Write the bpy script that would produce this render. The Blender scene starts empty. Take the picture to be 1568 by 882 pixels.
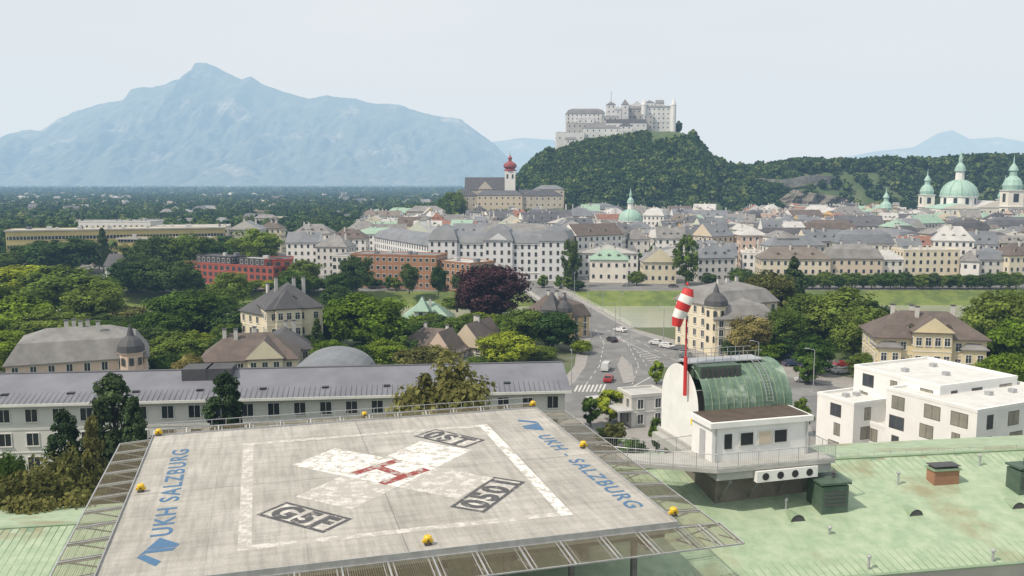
import bpy, math, random
import numpy as np
from mathutils import Vector, Matrix, noise
R=random.Random(11)
sc=bpy.context.scene
# ---------------------------------------------------------------- survey helpers (metres, camera stands at x=0,y=0)
CAMZ=44.0; F0=1350.0; TH=math.atan(161/F0); SN,CS=math.sin(TH),math.cos(TH)
def ray(px,py):
    u=(px-784)/F0; v=(py-441)/F0
    return u,CS-v*SN,SN+v*CS
def at(px,py,Y):
    u,f,d=ray(px,py); return Vector((u/f*Y,Y,CAMZ-d/f*Y))
def gp(px,py,z=0.0):
    u,f,d=ray(px,py); t=(CAMZ-z)/d; return Vector((u*t,f*t,z))
# ---------------------------------------------------------------- materials
MC={}
def M(name,c1,c2=None,scale=.5,rough=.8,bump=0.,bscale=6.,metal=0.,big=None):
    if name in MC: return MC[name]
    m=bpy.data.materials.new(name); m.use_nodes=True; nt=m.node_tree; b=nt.nodes['Principled BSDF']
    b.inputs['Roughness'].default_value=rough; b.inputs['Metallic'].default_value=metal
    if c2 is None: c2=tuple(x*.8 for x in c1)
    g=nt.nodes.new('ShaderNodeNewGeometry')
    n=nt.nodes.new('ShaderNodeTexNoise'); n.inputs['Scale'].default_value=scale; n.inputs['Detail'].default_value=6; n.inputs['Roughness'].default_value=.65
    nt.links.new(g.outputs['Position'],n.inputs['Vector'])
    r=nt.nodes.new('ShaderNodeValToRGB'); r.color_ramp.elements[0].position=.35; r.color_ramp.elements[1].position=.65
    r.color_ramp.elements[0].color=(*c1,1); r.color_ramp.elements[1].color=(*c2,1)
    nt.links.new(n.outputs['Fac'],r.inputs['Fac'])
    out=r.outputs['Color']
    if big:
        n2=nt.nodes.new('ShaderNodeTexNoise'); n2.inputs['Scale'].default_value=big[0]; n2.inputs['Detail'].default_value=8; n2.inputs['Roughness'].default_value=.66
        nt.links.new(g.outputs['Position'],n2.inputs['Vector'])
        r2=nt.nodes.new('ShaderNodeValToRGB'); r2.color_ramp.elements[0].position=big[2]; r2.color_ramp.elements[1].position=big[2]+.12
        nt.links.new(n2.outputs['Fac'],r2.inputs['Fac'])
        mx=nt.nodes.new('ShaderNodeMix'); mx.data_type='RGBA'
        nt.links.new(r2.outputs['Color'],mx.inputs[0]); nt.links.new(out,mx.inputs[6]); mx.inputs[7].default_value=(*big[1],1); out=mx.outputs[2]
    nt.links.new(out,b.inputs['Base Color'])
    if bump:
        n3=nt.nodes.new('ShaderNodeTexNoise'); n3.inputs['Scale'].default_value=bscale; n3.inputs['Detail'].default_value=4
        nt.links.new(g.outputs['Position'],n3.inputs['Vector'])
        bp=nt.nodes.new('ShaderNodeBump'); bp.inputs['Strength'].default_value=bump; bp.inputs['Distance'].default_value=.1
        nt.links.new(n3.outputs['Fac'],bp.inputs['Height']); nt.links.new(bp.outputs['Normal'],b.inputs['Normal'])
    MC[name]=m; return m
def leafmat(name,c,tr=.36):
    m=bpy.data.materials.new(name); m.use_nodes=True; nt=m.node_tree; nt.nodes.clear()
    o=nt.nodes.new('ShaderNodeOutputMaterial'); d=nt.nodes.new('ShaderNodeBsdfDiffuse'); t=nt.nodes.new('ShaderNodeBsdfTranslucent'); mx=nt.nodes.new('ShaderNodeMixShader')
    a=nt.nodes.new('ShaderNodeAttribute'); a.attribute_name='shade'
    oi=nt.nodes.new('ShaderNodeObjectInfo')
    hsv=nt.nodes.new('ShaderNodeHueSaturation'); hsv.inputs['Color'].default_value=(*c,1)
    mr=nt.nodes.new('ShaderNodeMapRange'); mr.inputs['To Min'].default_value=.478; mr.inputs['To Max'].default_value=.53
    nt.links.new(oi.outputs['Random'],mr.inputs['Value']); nt.links.new(mr.outputs[0],hsv.inputs['Hue'])
    m1=nt.nodes.new('ShaderNodeMath'); m1.operation='MULTIPLY_ADD'; m1.inputs[1].default_value=-.65; m1.inputs[2].default_value=1.26
    nt.links.new(oi.outputs['Random'],m1.inputs[0])
    m2=nt.nodes.new('ShaderNodeMath'); m2.operation='MULTIPLY'; nt.links.new(m1.outputs[0],m2.inputs[0]); nt.links.new(a.outputs['Fac'],m2.inputs[1])
    nt.links.new(m2.outputs[0],hsv.inputs['Value'])
    nt.links.new(hsv.outputs[0],d.inputs['Color']); nt.links.new(hsv.outputs[0],t.inputs['Color'])
    mx.inputs[0].default_value=tr; nt.links.new(d.outputs[0],mx.inputs[1]); nt.links.new(t.outputs[0],mx.inputs[2]); nt.links.new(mx.outputs[0],o.inputs['Surface'])
    return m
LM={'bright':leafmat('leaf_bright',(.22,.30,.035)),'mid':leafmat('leaf_mid',(.125,.19,.038)),'dark':leafmat('leaf_dark',(.075,.125,.038)),
 'olive':leafmat('leaf_olive',(.23,.22,.075)),'red':leafmat('leaf_copper',(.06,.032,.032),.15),'con':leafmat('leaf_conifer',(.07,.105,.045),.2),
 'far':leafmat('leaf_far',(.105,.17,.05)),'hill':leafmat('leaf_hill',(.09,.145,.045)),'hill2':leafmat('leaf_hill_light',(.15,.205,.06))}
bark=M('bark',(.08,.06,.045),(.04,.03,.025),3)
GL=M('window_glass',(.035,.04,.045),(.06,.07,.08),.3,.12)
GLD=M('window_glass_dark',(.02,.022,.025),(.035,.04,.045),.3,.15)
TRIM=M('white_trim',(.7,.7,.66),(.6,.6,.57),.6)
WH=M('white_render',(.78,.78,.76),(.7,.7,.68),.25,.8)
WALLS=[M('wall_cream',(.68,.62,.47),(.6,.54,.41),.3),M('wall_white',(.74,.73,.7),(.66,.65,.62),.3),M('wall_beige',(.58,.5,.38),(.52,.45,.35),.3),
 M('wall_grey',(.56,.55,.52),(.5,.49,.46),.3),M('wall_ochre',(.58,.42,.2),(.5,.37,.18),.3),M('wall_pink',(.62,.48,.4),(.54,.42,.35),.3),M('wall_palegreen',(.54,.58,.48),(.48,.52,.43),.3),M('wall_pale',(.74,.71,.63),(.66,.63,.56),.3)]
RG=M('roof_grey_metal',(.19,.2,.215),(.13,.14,.155),.15,.5,.1); RD=M('roof_dark',(.08,.08,.085),(.055,.055,.06),.3,.7,.3); RB=M('roof_brown',(.14,.11,.095),(.09,.075,.065),.4,.8,.3)
RL=M('roof_light',(.5,.5,.49),(.38,.38,.37),.2,.7); RR=M('roof_red',(.27,.14,.1),(.2,.1,.075),.4,.8,.3); RGN=M('roof_green',(.3,.42,.33),(.22,.34,.27),.4,.7); RM=M('roof_mid',(.24,.235,.23),(.16,.155,.15),.3,.75,.2)
RS=M('roof_slate',(.11,.115,.125),(.08,.08,.09),.3,.6,.2); RTN=M('roof_taupe',(.19,.165,.145),(.14,.12,.105),.3,.8,.2)
ROOFS=[RG,RM,RL,RS,RB,RG,RTN,RD,RM,RR,RGN,RS,RG,RL,RS,RM]
COPPER=M('dome_copper',(.34,.5,.43),(.26,.41,.35),.4,.6)
STEEL=M('galvanised_steel',(.5,.51,.52),(.38,.39,.4),2,.45,metal=.5)
BLK=M('black_rubber',(.02,.02,.02),(.03,.03,.03),3)
# ---------------------------------------------------------------- mesh builder
class MB:
    def __init__(s): s.v=[];s.f=[];s.m=[];s.mats=[]
    def mi(s,m):
        if m not in s.mats: s.mats.append(m)
        return s.mats.index(m)
    def add(s,vs,fs,m):
        o=len(s.v); k=s.mi(m); s.v+=[tuple(p) for p in vs]
        for f in fs: s.f.append([i+o for i in f]); s.m.append(k)
    def box(s,x0,x1,y0,y1,z0,z1,m,top=None):
        vs=[(x0,y0,z0),(x1,y0,z0),(x1,y1,z0),(x0,y1,z0),(x0,y0,z1),(x1,y0,z1),(x1,y1,z1),(x0,y1,z1)]
        s.add(vs,[(0,1,5,4),(1,2,6,5),(2,3,7,6),(3,0,4,7),(3,2,1,0)],m)
        s.add(vs[4:],[(0,1,2,3)],top or m)
    def prism(s,poly,z0,z1,m,top=None):
        n=len(poly); vs=[(p[0],p[1],z0) for p in poly]+[(p[0],p[1],z1) for p in poly]
        s.add(vs,[(i,(i+1)%n,(i+1)%n+n,i+n) for i in range(n)],m); s.add(vs[n:],[tuple(range(n))],top or m)
    def lathe(s,cx,cy,prof,m,n=16,ph=0,z=0):
        vs=[];fs=[]
        for r,zz in prof:
            for i in range(n):
                a=2*math.pi*i/n+ph; vs.append((cx+r*math.cos(a),cy+r*math.sin(a),zz+z))
        for j in range(len(prof)-1):
            for i in range(n):
                k=(i+1)%n; fs.append((j*n+i,j*n+k,(j+1)*n+k,(j+1)*n+i))
        s.add(vs,fs,m)
    def tube(s,a,b,r,m,n=5,r2=None):
        a=Vector(a);b=Vector(b);d=(b-a).normalized(); u=d.orthogonal().normalized(); w=d.cross(u); r2=r if r2 is None else r2
        vs=[a+(u*math.cos(t)+w*math.sin(t))*r for t in [2*math.pi*i/n for i in range(n)]]+[b+(u*math.cos(t)+w*math.sin(t))*r2 for t in [2*math.pi*i/n for i in range(n)]]
        s.add(vs,[(i,(i+1)%n,(i+1)%n+n,i+n) for i in range(n)]+[tuple(range(n,2*n)),tuple(range(n-1,-1,-1))],m)
    def done(s,name,mat=None,parent=None,smooth=False):
        me=bpy.data.meshes.new(name); me.from_pydata(s.v,[],s.f)
        for m in s.mats: me.materials.append(m)
        me.polygons.foreach_set('material_index',s.m)
        if smooth: me.polygons.foreach_set('use_smooth',[True]*len(me.polygons))
        me.update(); o=bpy.data.objects.new(name,me); sc.collection.objects.link(o)
        if mat is not None: o.matrix_world=mat
        if parent: o.parent=parent
        return o
def frame(x,y,z,yaw): return Matrix.Translation((x,y,z))@Matrix.Rotation(yaw,4,'Z')
def empty(name,mat=None):
    o=bpy.data.objects.new(name,None); sc.collection.objects.link(o); o.empty_display_size=1
    if mat is not None: o.matrix_world=mat
    return o
def facade(b,p,q,z0,z1,fl,cols,ww,wh,glass=GL,trim=TRIM,det=0,off=.05,margin=.0):
    dx,dy=q[0]-p[0],q[1]-p[1]; L=math.hypot(dx,dy); dx/=L;dy/=L; nx,ny=dy,-dx
    def rect(c,zc,w,h,o,m):
        b.add([(p[0]+dx*(c-w/2)+nx*o,p[1]+dy*(c-w/2)+ny*o,zc-h/2),(p[0]+dx*(c+w/2)+nx*o,p[1]+dy*(c+w/2)+ny*o,zc-h/2),
               (p[0]+dx*(c+w/2)+nx*o,p[1]+dy*(c+w/2)+ny*o,zc+h/2),(p[0]+dx*(c-w/2)+nx*o,p[1]+dy*(c-w/2)+ny*o,zc+h/2)],[(0,1,2,3)],m)
    def bar(c,zc,w,h,o0,m):
        vs=[]
        for o in (0,o0):
            for sx,sz in ((-1,-1),(1,-1),(1,1),(-1,1)):
                cc=c+sx*w/2; vs.append((p[0]+dx*cc+nx*o,p[1]+dy*cc+ny*o,zc+sz*h/2))
        b.add(vs,[(4,5,6,7),(0,1,5,4),(1,2,6,5),(2,3,7,6),(3,0,4,7)],m)
    fh=(z1-z0)/fl
    for i in range(cols):
        c=margin+(L-2*margin)*(i+.5)/cols
        for j in range(fl):
            zc=z0+fh*(j+.54)
            if det==0:
                rect(c,zc,ww+.25,wh+.3,off,trim); rect(c,zc,ww,wh,off+.03,glass)
            else:
                t=.12
                rect(c,zc,ww,wh,.02,glass)
                bar(c,zc+wh/2+t/2,ww+2*t,t,.1,trim); bar(c-ww/2-t/2,zc,t,wh,.1,trim); bar(c+ww/2+t/2,zc,t,wh,.1,trim); bar(c,zc-wh/2-.08,ww+3*t,.14,.2,trim)
                bar(c,zc,.07,wh,.05,trim)
                if det>1: bar(c,zc+wh*.18,ww,.06,.045,trim)
    if det>=1:
        for j in range(1,fl):
            bar(L/2,z0+fh*j,L,.14,.08,trim)
def roof(b,x0,x1,y0,y1,z,kind,rh,m,ov=.5,wall=None):
    X0,X1,Y0,Y1=x0-ov,x1+ov,y0-ov,y1+ov; w=X1-X0; d=Y1-Y0
    if kind=='flat':
        t=.3
        b.box(x0-.05,x1+.05,y0-.05,y1+.05,z,z+.25,m if rh<0 else (wall or m),m)
        for (a,c,e,f) in ((x0-.12,x1+.12,y0-.12,y0+t),(x0-.12,x1+.12,y1-t,y1+.12),(x0-.12,x0+t,y0+t,y1-t),(x1-t,x1+.12,y0+t,y1-t)):
            b.box(a,c,e,f,z+.02,z+.6,wall or m)
        if x1-x0>12:
            for k in range(int((x1-x0)/9)):
                cx=x0+2+R.random()*(x1-x0-5); cy=y0+2+R.random()*(y1-y0-5); b.box(cx,cx+R.uniform(1,3),cy,cy+R.uniform(1,2.5),z+.26,z+R.uniform(.9,1.9),RL if R.random()<.6 else RG)
        return
    b.box(X0,X1,Y0,Y1,z,z+.22,m); z+=.22
    base=[(X0,Y0,z),(X1,Y0,z),(X1,Y1,z),(X0,Y1,z)]
    if kind=='hip':
        if w>=d:
            k=d*.45; r=[(X0+k,(Y0+Y1)/2,z+rh),(X1-k,(Y0+Y1)/2,z+rh)]; b.add(base+r,[(0,1,5,4),(1,2,5),(2,3,4,5),(3,0,4)],m)
        else:
            k=w*.45; r=[((X0+X1)/2,Y0+k,z+rh),((X0+X1)/2,Y1-k,z+rh)]; b.add(base+r,[(0,1,4),(1,2,5,4),(2,3,5),(3,0,4,5)],m)
    elif kind=='pyr':
        b.add(base+[((X0+X1)/2,(Y0+Y1)/2,z+rh)],[(0,1,4),(1,2,4),(2,3,4),(3,0,4)],m)
    elif kind=='gx':
        r=[(X0,(Y0+Y1)/2,z+rh),(X1,(Y0+Y1)/2,z+rh)]; b.add(base+r,[(0,1,5,4),(2,3,4,5)],m); b.add(base+r,[(1,2,5),(3,0,4)],wall or m)
    elif kind=='gy':
        r=[((X0+X1)/2,Y0,z+rh),((X0+X1)/2,Y1,z+rh)]; b.add(base+r,[(1,2,5,4),(3,0,4,5)],m); b.add(base+r,[(0,1,4),(2,3,5)],wall or m)
    elif kind=='mans':
        k=min(w,d)*.16; h1=rh*.65
        up=[(X0+k,Y0+k,z+h1),(X1-k,Y0+k,z+h1),(X1-k,Y1-k,z+h1),(X0+k,Y1-k,z+h1)]
        b.add(base+up,[(0,1,5,4),(1,2,6,5),(2,3,7,6),(3,0,4,7)],m)
        k2=(min(w,d)/2-k)*.9
        if w>=d: r=[(X0+k+k2,(Y0+Y1)/2,z+rh),(X1-k-k2,(Y0+Y1)/2,z+rh)]; b.add(up+r,[(0,1,5,4),(1,2,5),(2,3,4,5),(3,0,4)],m)
        else: r=[((X0+X1)/2,Y0+k+k2,z+rh),((X0+X1)/2,Y1-k-k2,z+rh)]; b.add(up+r,[(0,1,4),(1,2,5,4),(2,3,5),(3,0,4,5)],m)
def house(b,x0,x1,y0,y1,z0,z1,kind='hip',rh=4,wall=WH,rm=RG,fl=3,cw=3.2,ww=1.1,wh=1.7,glass=GL,trim=TRIM,det=0,ov=.5,chim=0,dorm=0,sides=True,wz0=None):
    b.add([(x0,y0,z0),(x1,y0,z0),(x1,y1,z0),(x0,y1,z0),(x0,y0,z1),(x1,y0,z1),(x1,y1,z1),(x0,y1,z1)],[(0,1,5,4),(1,2,6,5),(2,3,7,6),(3,0,4,7)],wall)
    roof(b,x0,x1,y0,y1,z1,kind,rh,rm,ov,wall)
    w0=z0 if wz0 is None else wz0
    if fl:
        facade(b,(x0,y0),(x1,y0),w0,z1,fl,max(1,int((x1-x0)/cw)),ww,wh,glass,trim,det)
        if sides:
            facade(b,(x1,y0),(x1,y1),w0,z1,fl,max(1,int((y1-y0)/cw)),ww,wh,glass,trim,det)
            facade(b,(x0,y1),(x0,y0),w0,z1,fl,max(1,int((y1-y0)/cw)),ww,wh,glass,trim,det)
    for i in range(chim):
        cx=x0+(x1-x0)*(.2+.6*R.random()); cy=y0+(y1-y0)*(.35+.3*R.random())
        b.box(cx-.4,cx+.4,cy-.3,cy+.3,z1+.3,z1+max(rh,0)+1.3,WALLS[3]); b.box(cx-.5,cx+.5,cy-.4,cy+.4,z1+max(rh,0)+1.302,z1+max(rh,0)+1.5,RD)
    for i in range(dorm):
        cx=x0+(x1-x0)*(i+1)/(dorm+1); t=.28; y=y0+(y1-y0)*.5*t; zz=z1+.2+rh*t*.75
        b.box(cx-.7,cx+.7,y,y+2.6,zz-.3,zz+1.3,wall)
        b.add([(cx-.5,y-.04,zz+.1),(cx+.5,y-.04,zz+.1),(cx+.5,y-.04,zz+1.1),(cx-.5,y-.04,zz+1.1)],[(0,1,2,3)],glass)
        b.add([(cx-.9,y-.25,zz+1.3),(cx+.9,y-.25,zz+1.3),(cx,y-.25,zz+2.0),(cx-.9,y+3,zz+1.3),(cx+.9,y+3,zz+1.3),(cx,y+3,zz+2.0)],[(0,1,2),(0,2,5,3),(1,4,5,2)],rm)
# ---------------------------------------------------------------- trees
def tree_mesh(name,kind,ncl,nlf,ls,seed):
    g=np.random.default_rng(seed)
    b=MB(); cs=[]
    if kind=='broad':
        for i in range(ncl):
            d=g.normal(size=3); d/=np.linalg.norm(d); r=(.3+.7*g.random()**.5)
            r*=1+.4*noise.noise(Vector(d*1.7)+Vector((seed,0,0)))
            cs.append((d[0]*.37*r,d[1]*.37*r,.57+d[2]*(.36 if d[2]>0 else .42)*r,.055+.075*g.random()))
    elif kind=='con':
        for i in range(ncl):
            t=g.random()**.8; rr=.27*(1-t)**.8+.015; a=g.random()*6.28; q=rr*(.5+.5*g.random())
            cs.append((q*math.cos(a),q*math.sin(a),.1+.87*t,.03+.05*(1-t)))
    elif kind=='pine':
        for i in range(ncl):
            t=g.random(); rr=.32*math.sin(math.pi*min(1,(.2+.75*t)))**.8*(1.1-.55*t)*(.75+.5*abs(noise.noise(Vector((t*7,seed,1))))*2); a=g.random()*6.28; q=rr*(.3+.7*g.random())
            cs.append((q*math.cos(a),q*math.sin(a),.12+.84*t,.03+.035*g.random()))
    elif kind=='col':
        for i in range(ncl):
            t=g.random(); rr=.36*math.sin(math.pi*(.08+.84*t))**.6; a=g.random()*6.28; q=rr*g.random()**.4
            cs.append((q*math.cos(a),q*math.sin(a),.12+.84*t,.05+.04*g.random()))
    b.tube((0,0,-.02),(0.01,0,.45),.028,bark,7,.018); b.tube((0.01,0,.45),(0,0.01,.85),.018,bark,6,.005)
    for c in cs[:14 if ncl>40 else 4]:
        b.tube((0,0,.2+.3*g.random()),c[:3],.011,bark,4,.003)
    C=np.array(cs); k=g.integers(0,len(cs),nlf); d=g.normal(size=(nlf,3)); d/=np.linalg.norm(d,axis=1)[:,None]
    rad=C[k,3][:,None]*(.5+.55*g.random((nlf,1)))
    P=C[k,:3]+d*rad*np.array([1.15,1.15,.85]); cen=np.array([0,0,.5])
    out=P-cen; out/=np.linalg.norm(out,axis=1)[:,None]
    n=d*.8+out*.6+g.normal(size=(nlf,3))*.4+np.array([0,0,.3]); n/=np.linalg.norm(n,axis=1)[:,None]
    a=np.cross(n,g.normal(size=(nlf,3))); a/=np.linalg.norm(a,axis=1)[:,None]; e=np.cross(n,a)
    s=ls*(.5+.9*g.random((nlf,1)))
    V=np.stack([P-a*s*.5-e*s*.3,P+a*s*.45-e*s*.35,P+a*s*.5+e*s*.35,P-a*s*.35+e*s*.5],1).reshape(-1,3)
    nv=len(b.v); verts=np.concatenate([np.array(b.v),V]); me=bpy.data.meshes.new(name)
    faces=b.f+(np.arange(nlf*4).reshape(-1,4)+nv).tolist()
    me.from_pydata(verts.tolist(),[],faces); me.materials.append(bark); me.materials.append(LM['mid'])
    me.polygons.foreach_set('material_index',[0]*len(b.f)+[1]*nlf)
    cl=.5+.85*g.random(len(cs)); sh=cl[k]*(.8+.4*g.random(nlf))
    at_=me.attributes.new('shade','FLOAT','FACE'); at_.data.foreach_set('value',np.concatenate([np.ones(len(b.f)),sh]).astype(np.float32))
    me.update(); return me
PRO={'broad':[tree_mesh('broadleaf_crown','broad',150,13000,.03,s) for s in (1,2,3,4,5,14)],
     'con':[tree_mesh('conifer_crown','con',160,6000,.03,s) for s in (6,7)],
     'pine':[tree_mesh('pine_crown','pine',120,10000,.024,s) for s in (8,9)],
     'col':[tree_mesh('columnar_crown','col',90,5000,.036,s) for s in (10,)],
     'bush':[tree_mesh('shrub_crown','broad',40,2500,.07,s) for s in (12,13)]}
CW={'broad':.84,'con':.58,'pine':.62,'col':.8,'bush':.86}
NAME={'broad':'broadleaf_tree','con':'conifer_tree','pine':'pine_tree','col':'columnar_tree','bush':'shrub'}
def put(kind,col,x,y,z0,h,w,name=None):
    me=R.choice(PRO[kind]); o=bpy.data.objects.new(name or NAME[kind],me); sc.collection.objects.link(o)
    o.location=(x,y,z0); s=w/CW[kind]; o.scale=(s,s,h); o.rotation_euler=(0,0,R.random()*6.28)
    o.material_slots[1].link='OBJECT'; o.material_slots[1].material=LM[col]; return o
def T(px,yt,Y,wpx,kind='broad',col='mid',z0=0,name=None):
    p=at(px,yt,Y); put(kind,col,p.x,Y,z0,(p.z-z0)*1.03,wpx*1.08/F0*Y,name)
FARP=[tree_mesh('far_tree_a','broad',26,420,.15,21),tree_mesh('far_tree_b','broad',22,380,.16,22),tree_mesh('far_tree_c','con',26,300,.1,23),tree_mesh('far_tree_d','broad',30,420,.14,24)]
def scatter(name,pts,proto,col):
    vs=[];fs=[]
    for (x,y,z,s) in pts:
        a=R.random()*6.28; o=len(vs)
        for k in range(4):
            t=a+k*math.pi/2+math.pi/4; r=s/math.sqrt(2); vs.append((x+r*math.cos(t),y+r*math.sin(t),z))
        fs.append((o,o+1,o+2,o+3))
    me=bpy.data.meshes.new(name); me.from_pydata(vs,[],fs); me.update()
    p=bpy.data.objects.new(name,me); sc.collection.objects.link(p)
    p.instance_type='FACES'; p.use_instance_faces_scale=True; p.instance_faces_scale=1; p.show_instancer_for_render=False; p.show_instancer_for_viewport=False
    c=bpy.data.objects.new('tree_crown',proto); sc.collection.objects.link(c); c.parent=p
    c.material_slots[1].link='OBJECT'; c.material_slots[1].material=LM[col]
# ---------------------------------------------------------------- ground
SH=.02
mg_near=M('ground_near',(.08,.115,.035),(.11,.12,.07),.06,.95,.2,2,big=(.03,(.18,.175,.16),.52))
mg_bank=M('ground_bank_grass',(.17,.21,.05),(.1,.145,.035),.25,.95,.6,2,big=(.06,(.08,.12,.035),.48))
mg_town=M('ground_town',(.2,.195,.185),(.15,.15,.14),.1,.95)
mg_plain=M('ground_plain',(.08,.12,.04),(.11,.15,.055),.01,.95,big=(.004,(.19,.21,.09),.58))
mg_bed=M('ground_riverbed',(.1,.1,.08),(.07,.07,.05),.2)
rows=[(-400,0,None),(0,0,mg_near),(255,0,mg_near),(266,0,mg_near),(281,-5.6,mg_bank),(344,-5.6,mg_bed),(360,-.2,mg_bank),(364,0,mg_town),(900,0,mg_town),(1500,0,mg_plain),(5000,0,mg_plain),(16000,0,mg_plain),(40000,0,mg_plain)]
xs=[-30000,-8000,-3000,-1000]+list(range(-900,901,60))+[1000,3000,8000,30000]
b=MB()
def rowpt(x,r):
    y=r[0]+(SH*max(-900,min(900,x)) if 255<=r[0]<=364 else 0); return (x,y,r[1]+0.0)
for i in range(1,len(rows)):
    for j in range(len(xs)-1):
        m=rows[i][2]
        if m is mg_town and xs[j]<-260: m=mg_plain
        b.add([rowpt(xs[j],rows[i-1]),rowpt(xs[j+1],rows[i-1]),rowpt(xs[j+1],rows[i]),rowpt(xs[j],rows[i])],[(0,1,2,3)],m)
b.done('ground')
mw=M('river_water',(.27,.29,.21),(.33,.34,.26),.05,.22,.3,1.2)
b=MB(); b.add([(-1500,272+SH*-900,-4.7),(1500,272+SH*900,-4.7),(1500,357+SH*900,-4.7),(-1500,357+SH*-900,-4.7)],[(0,1,2,3)],mw); b.done('river_water')
# ---------------------------------------------------------------- mountains
def interp(tab,x):
    if x<=tab[0][0]: return tab[0][1]
    for a,c in zip(tab,tab[1:]):
        if x<=c[0]: return a[1]+(c[1]-a[1])*(x-a[0])/(c[0]-a[0])
    return tab[-1][1]
def mountain(name,tab,Yc,Yf,m,nx,ny,gul):
    pts=[];fs=[]
    P=[(at(px,py,Yc).x,at(px,py,Yc).z) for px,py in tab]
    x0,x1=P[0][0],P[-1][0]
    for i in range(nx+1):
        x=x0+(x1-x0)*i/nx; zc=interp(P,x)
        zc+=noise.fractal(Vector((x*.004,3,Yc)),1,2,4)*gul*.22
        for j in range(ny+1):
            t=j/ny; y=Yf+(Yc-Yf)*t
            if j==ny: z=zc
            else:
                z=zc*(t**1.25)*.985
                nz=abs(noise.fractal(Vector((x*.0018,y*.0009,Yc*.1)),1,2,5))
                z+=(nz-.35)*gul*3.2*math.sin(math.pi*t)**.8*(zc/1200)
                z=min(z,zc*(.55+.45*t))
            pts.append((x,y,z))
        pts.append((x,Yc+1500,-60))
    n=ny+2
    for i in range(nx):
        for j in range(n-1): fs.append((i*n+j,(i+1)*n+j,(i+1)*n+j+1,i*n+j+1))
    me=bpy.data.meshes.new(name); me.from_pydata(pts,[],fs); me.materials.append(m); me.update()
    o=bpy.data.objects.new(name,me); sc.collection.objects.link(o)
mm=M('mountain_rock_forest',(.05,.085,.08),(.09,.12,.115),.0045,.95,big=(.002,(.22,.24,.24),.57))
ut=[(-160,262),(-60,235),(0,214),(35,199),(62,200),(112,172),(150,160),(190,152),(200,137),(235,133),(262,125),(285,118),(299,98),(316,96),(342,108),(370,122),(385,118),(410,132),(440,142),(470,151),(500,146),(560,155),(620,163),(660,176),(705,182),(735,205),(757,220),(785,250),(830,275),(880,284)]
mountain('mountain',ut,10500,7200,mm,420,60,100)
mountain('mountain',[(640,262),(700,235),(755,217),(800,211),(845,214),(880,225),(960,240),(1100,262),(1200,255),(1280,243),(1340,232),(1400,225),(1436,204),(1458,199),(1485,213),(1530,210),(1580,219),(1700,235)],16000,13500,mm,200,20,50)
# ---------------------------------------------------------------- castle hill and ridge
RT=[(600,331),(690,322),(760,304),(795,280),(815,258),(840,240),(856,228),(900,214),(950,207),(985,203),(1040,203),(1052,222),(1070,246),(1100,259),(1140,269),(1180,262),(1220,256),(1300,257),(1400,257),(1480,252),(1530,250),(1568,254),(1800,256)]
def sm(t): t=max(0,min(1,t)); return t*t*(3-2*t)
def hz(x,y):
    px=784+1350*x/1050.; zc=CAMZ+(280-interp(RT,px))/1350*1050+0
    s=sm((px-1090)/80); y0=850+75*s; y1=1030
    f=sm((y-y0)/(y1-y0)) if y<1100 else 1-sm((y-1100)/260)
    z=zc*f
    if s>.5: z=zc*(sm((y-y0)/(y1-y0))**.7) if y<1100 else z
    tx=784+1350*x/840.
    tr=19*sm((tx-655)/50)*sm((905-tx)/40)*sm((y-795)/25)*sm((960-y)/60)
    z=max(z,tr)
    return z+noise.fractal(Vector((x*.02,y*.02,0)),1,2,3)*3*min(1,z/20)-1.2*(1-min(1,z/5))
hm=M('hill_rock_and_grass',(.055,.09,.03),(.09,.12,.05),.05,.95,.4,.5,big=(.03,(.2,.19,.16),.58))
hx=np.arange(-150,860,9); hy=np.arange(780,1380,9)
pts=[(x,y,hz(x,y)) for x in hx for y in hy]; n=len(hy)
fs=[(i*n+j,(i+1)*n+j,(i+1)*n+j+1,i*n+j+1) for i in range(len(hx)-1) for j in range(n-1)]
me=bpy.data.meshes.new('castle_hill'); me.from_pydata([(float(a),float(c),float(d)) for a,c,d in pts],[],fs); me.materials.append(hm); me.update()
sc.collection.objects.link(bpy.data.objects.new('castle_hill',me))
sets=[[],[],[],[],[]]
for i in range(11500):
    if i<9000: x=R.uniform(-130,760); y=R.uniform(845,1120)
    else: x=R.uniform(20,215); y=R.uniform(925,1006)
    z=hz(x,y)
    if z<5: continue
    px=784+1350*x/y; py=280+(44-z)/y*1350
    if 1004<y<1110 and 848<784+1350*x/1040<1038: continue
    if 978<y<1060 and 992<px<1056: continue
    if 1205<px<1345 and y<1000 and z<58: 
        if R.random()<.8: continue
    if 690<px<868 and y<900: continue
    sz=R.uniform(8,14)
    if noise.noise(Vector((x*.03,z*.05,2)))>.36: sz*=.55
    if y>950 and 840<px<1000: sz=R.uniform(5,7.5)
    sets[R.choice([0,0,1,3,3,2,4,4,1,2])].append((x,y,z-1,sz))
for k,(pr_,cl_) in enumerate([(0,'hill'),(1,'hill2'),(2,'dark'),(3,'hill'),(3,'far')]): scatter('hillside_trees',sets[k],FARP[pr_],cl_)
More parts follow.
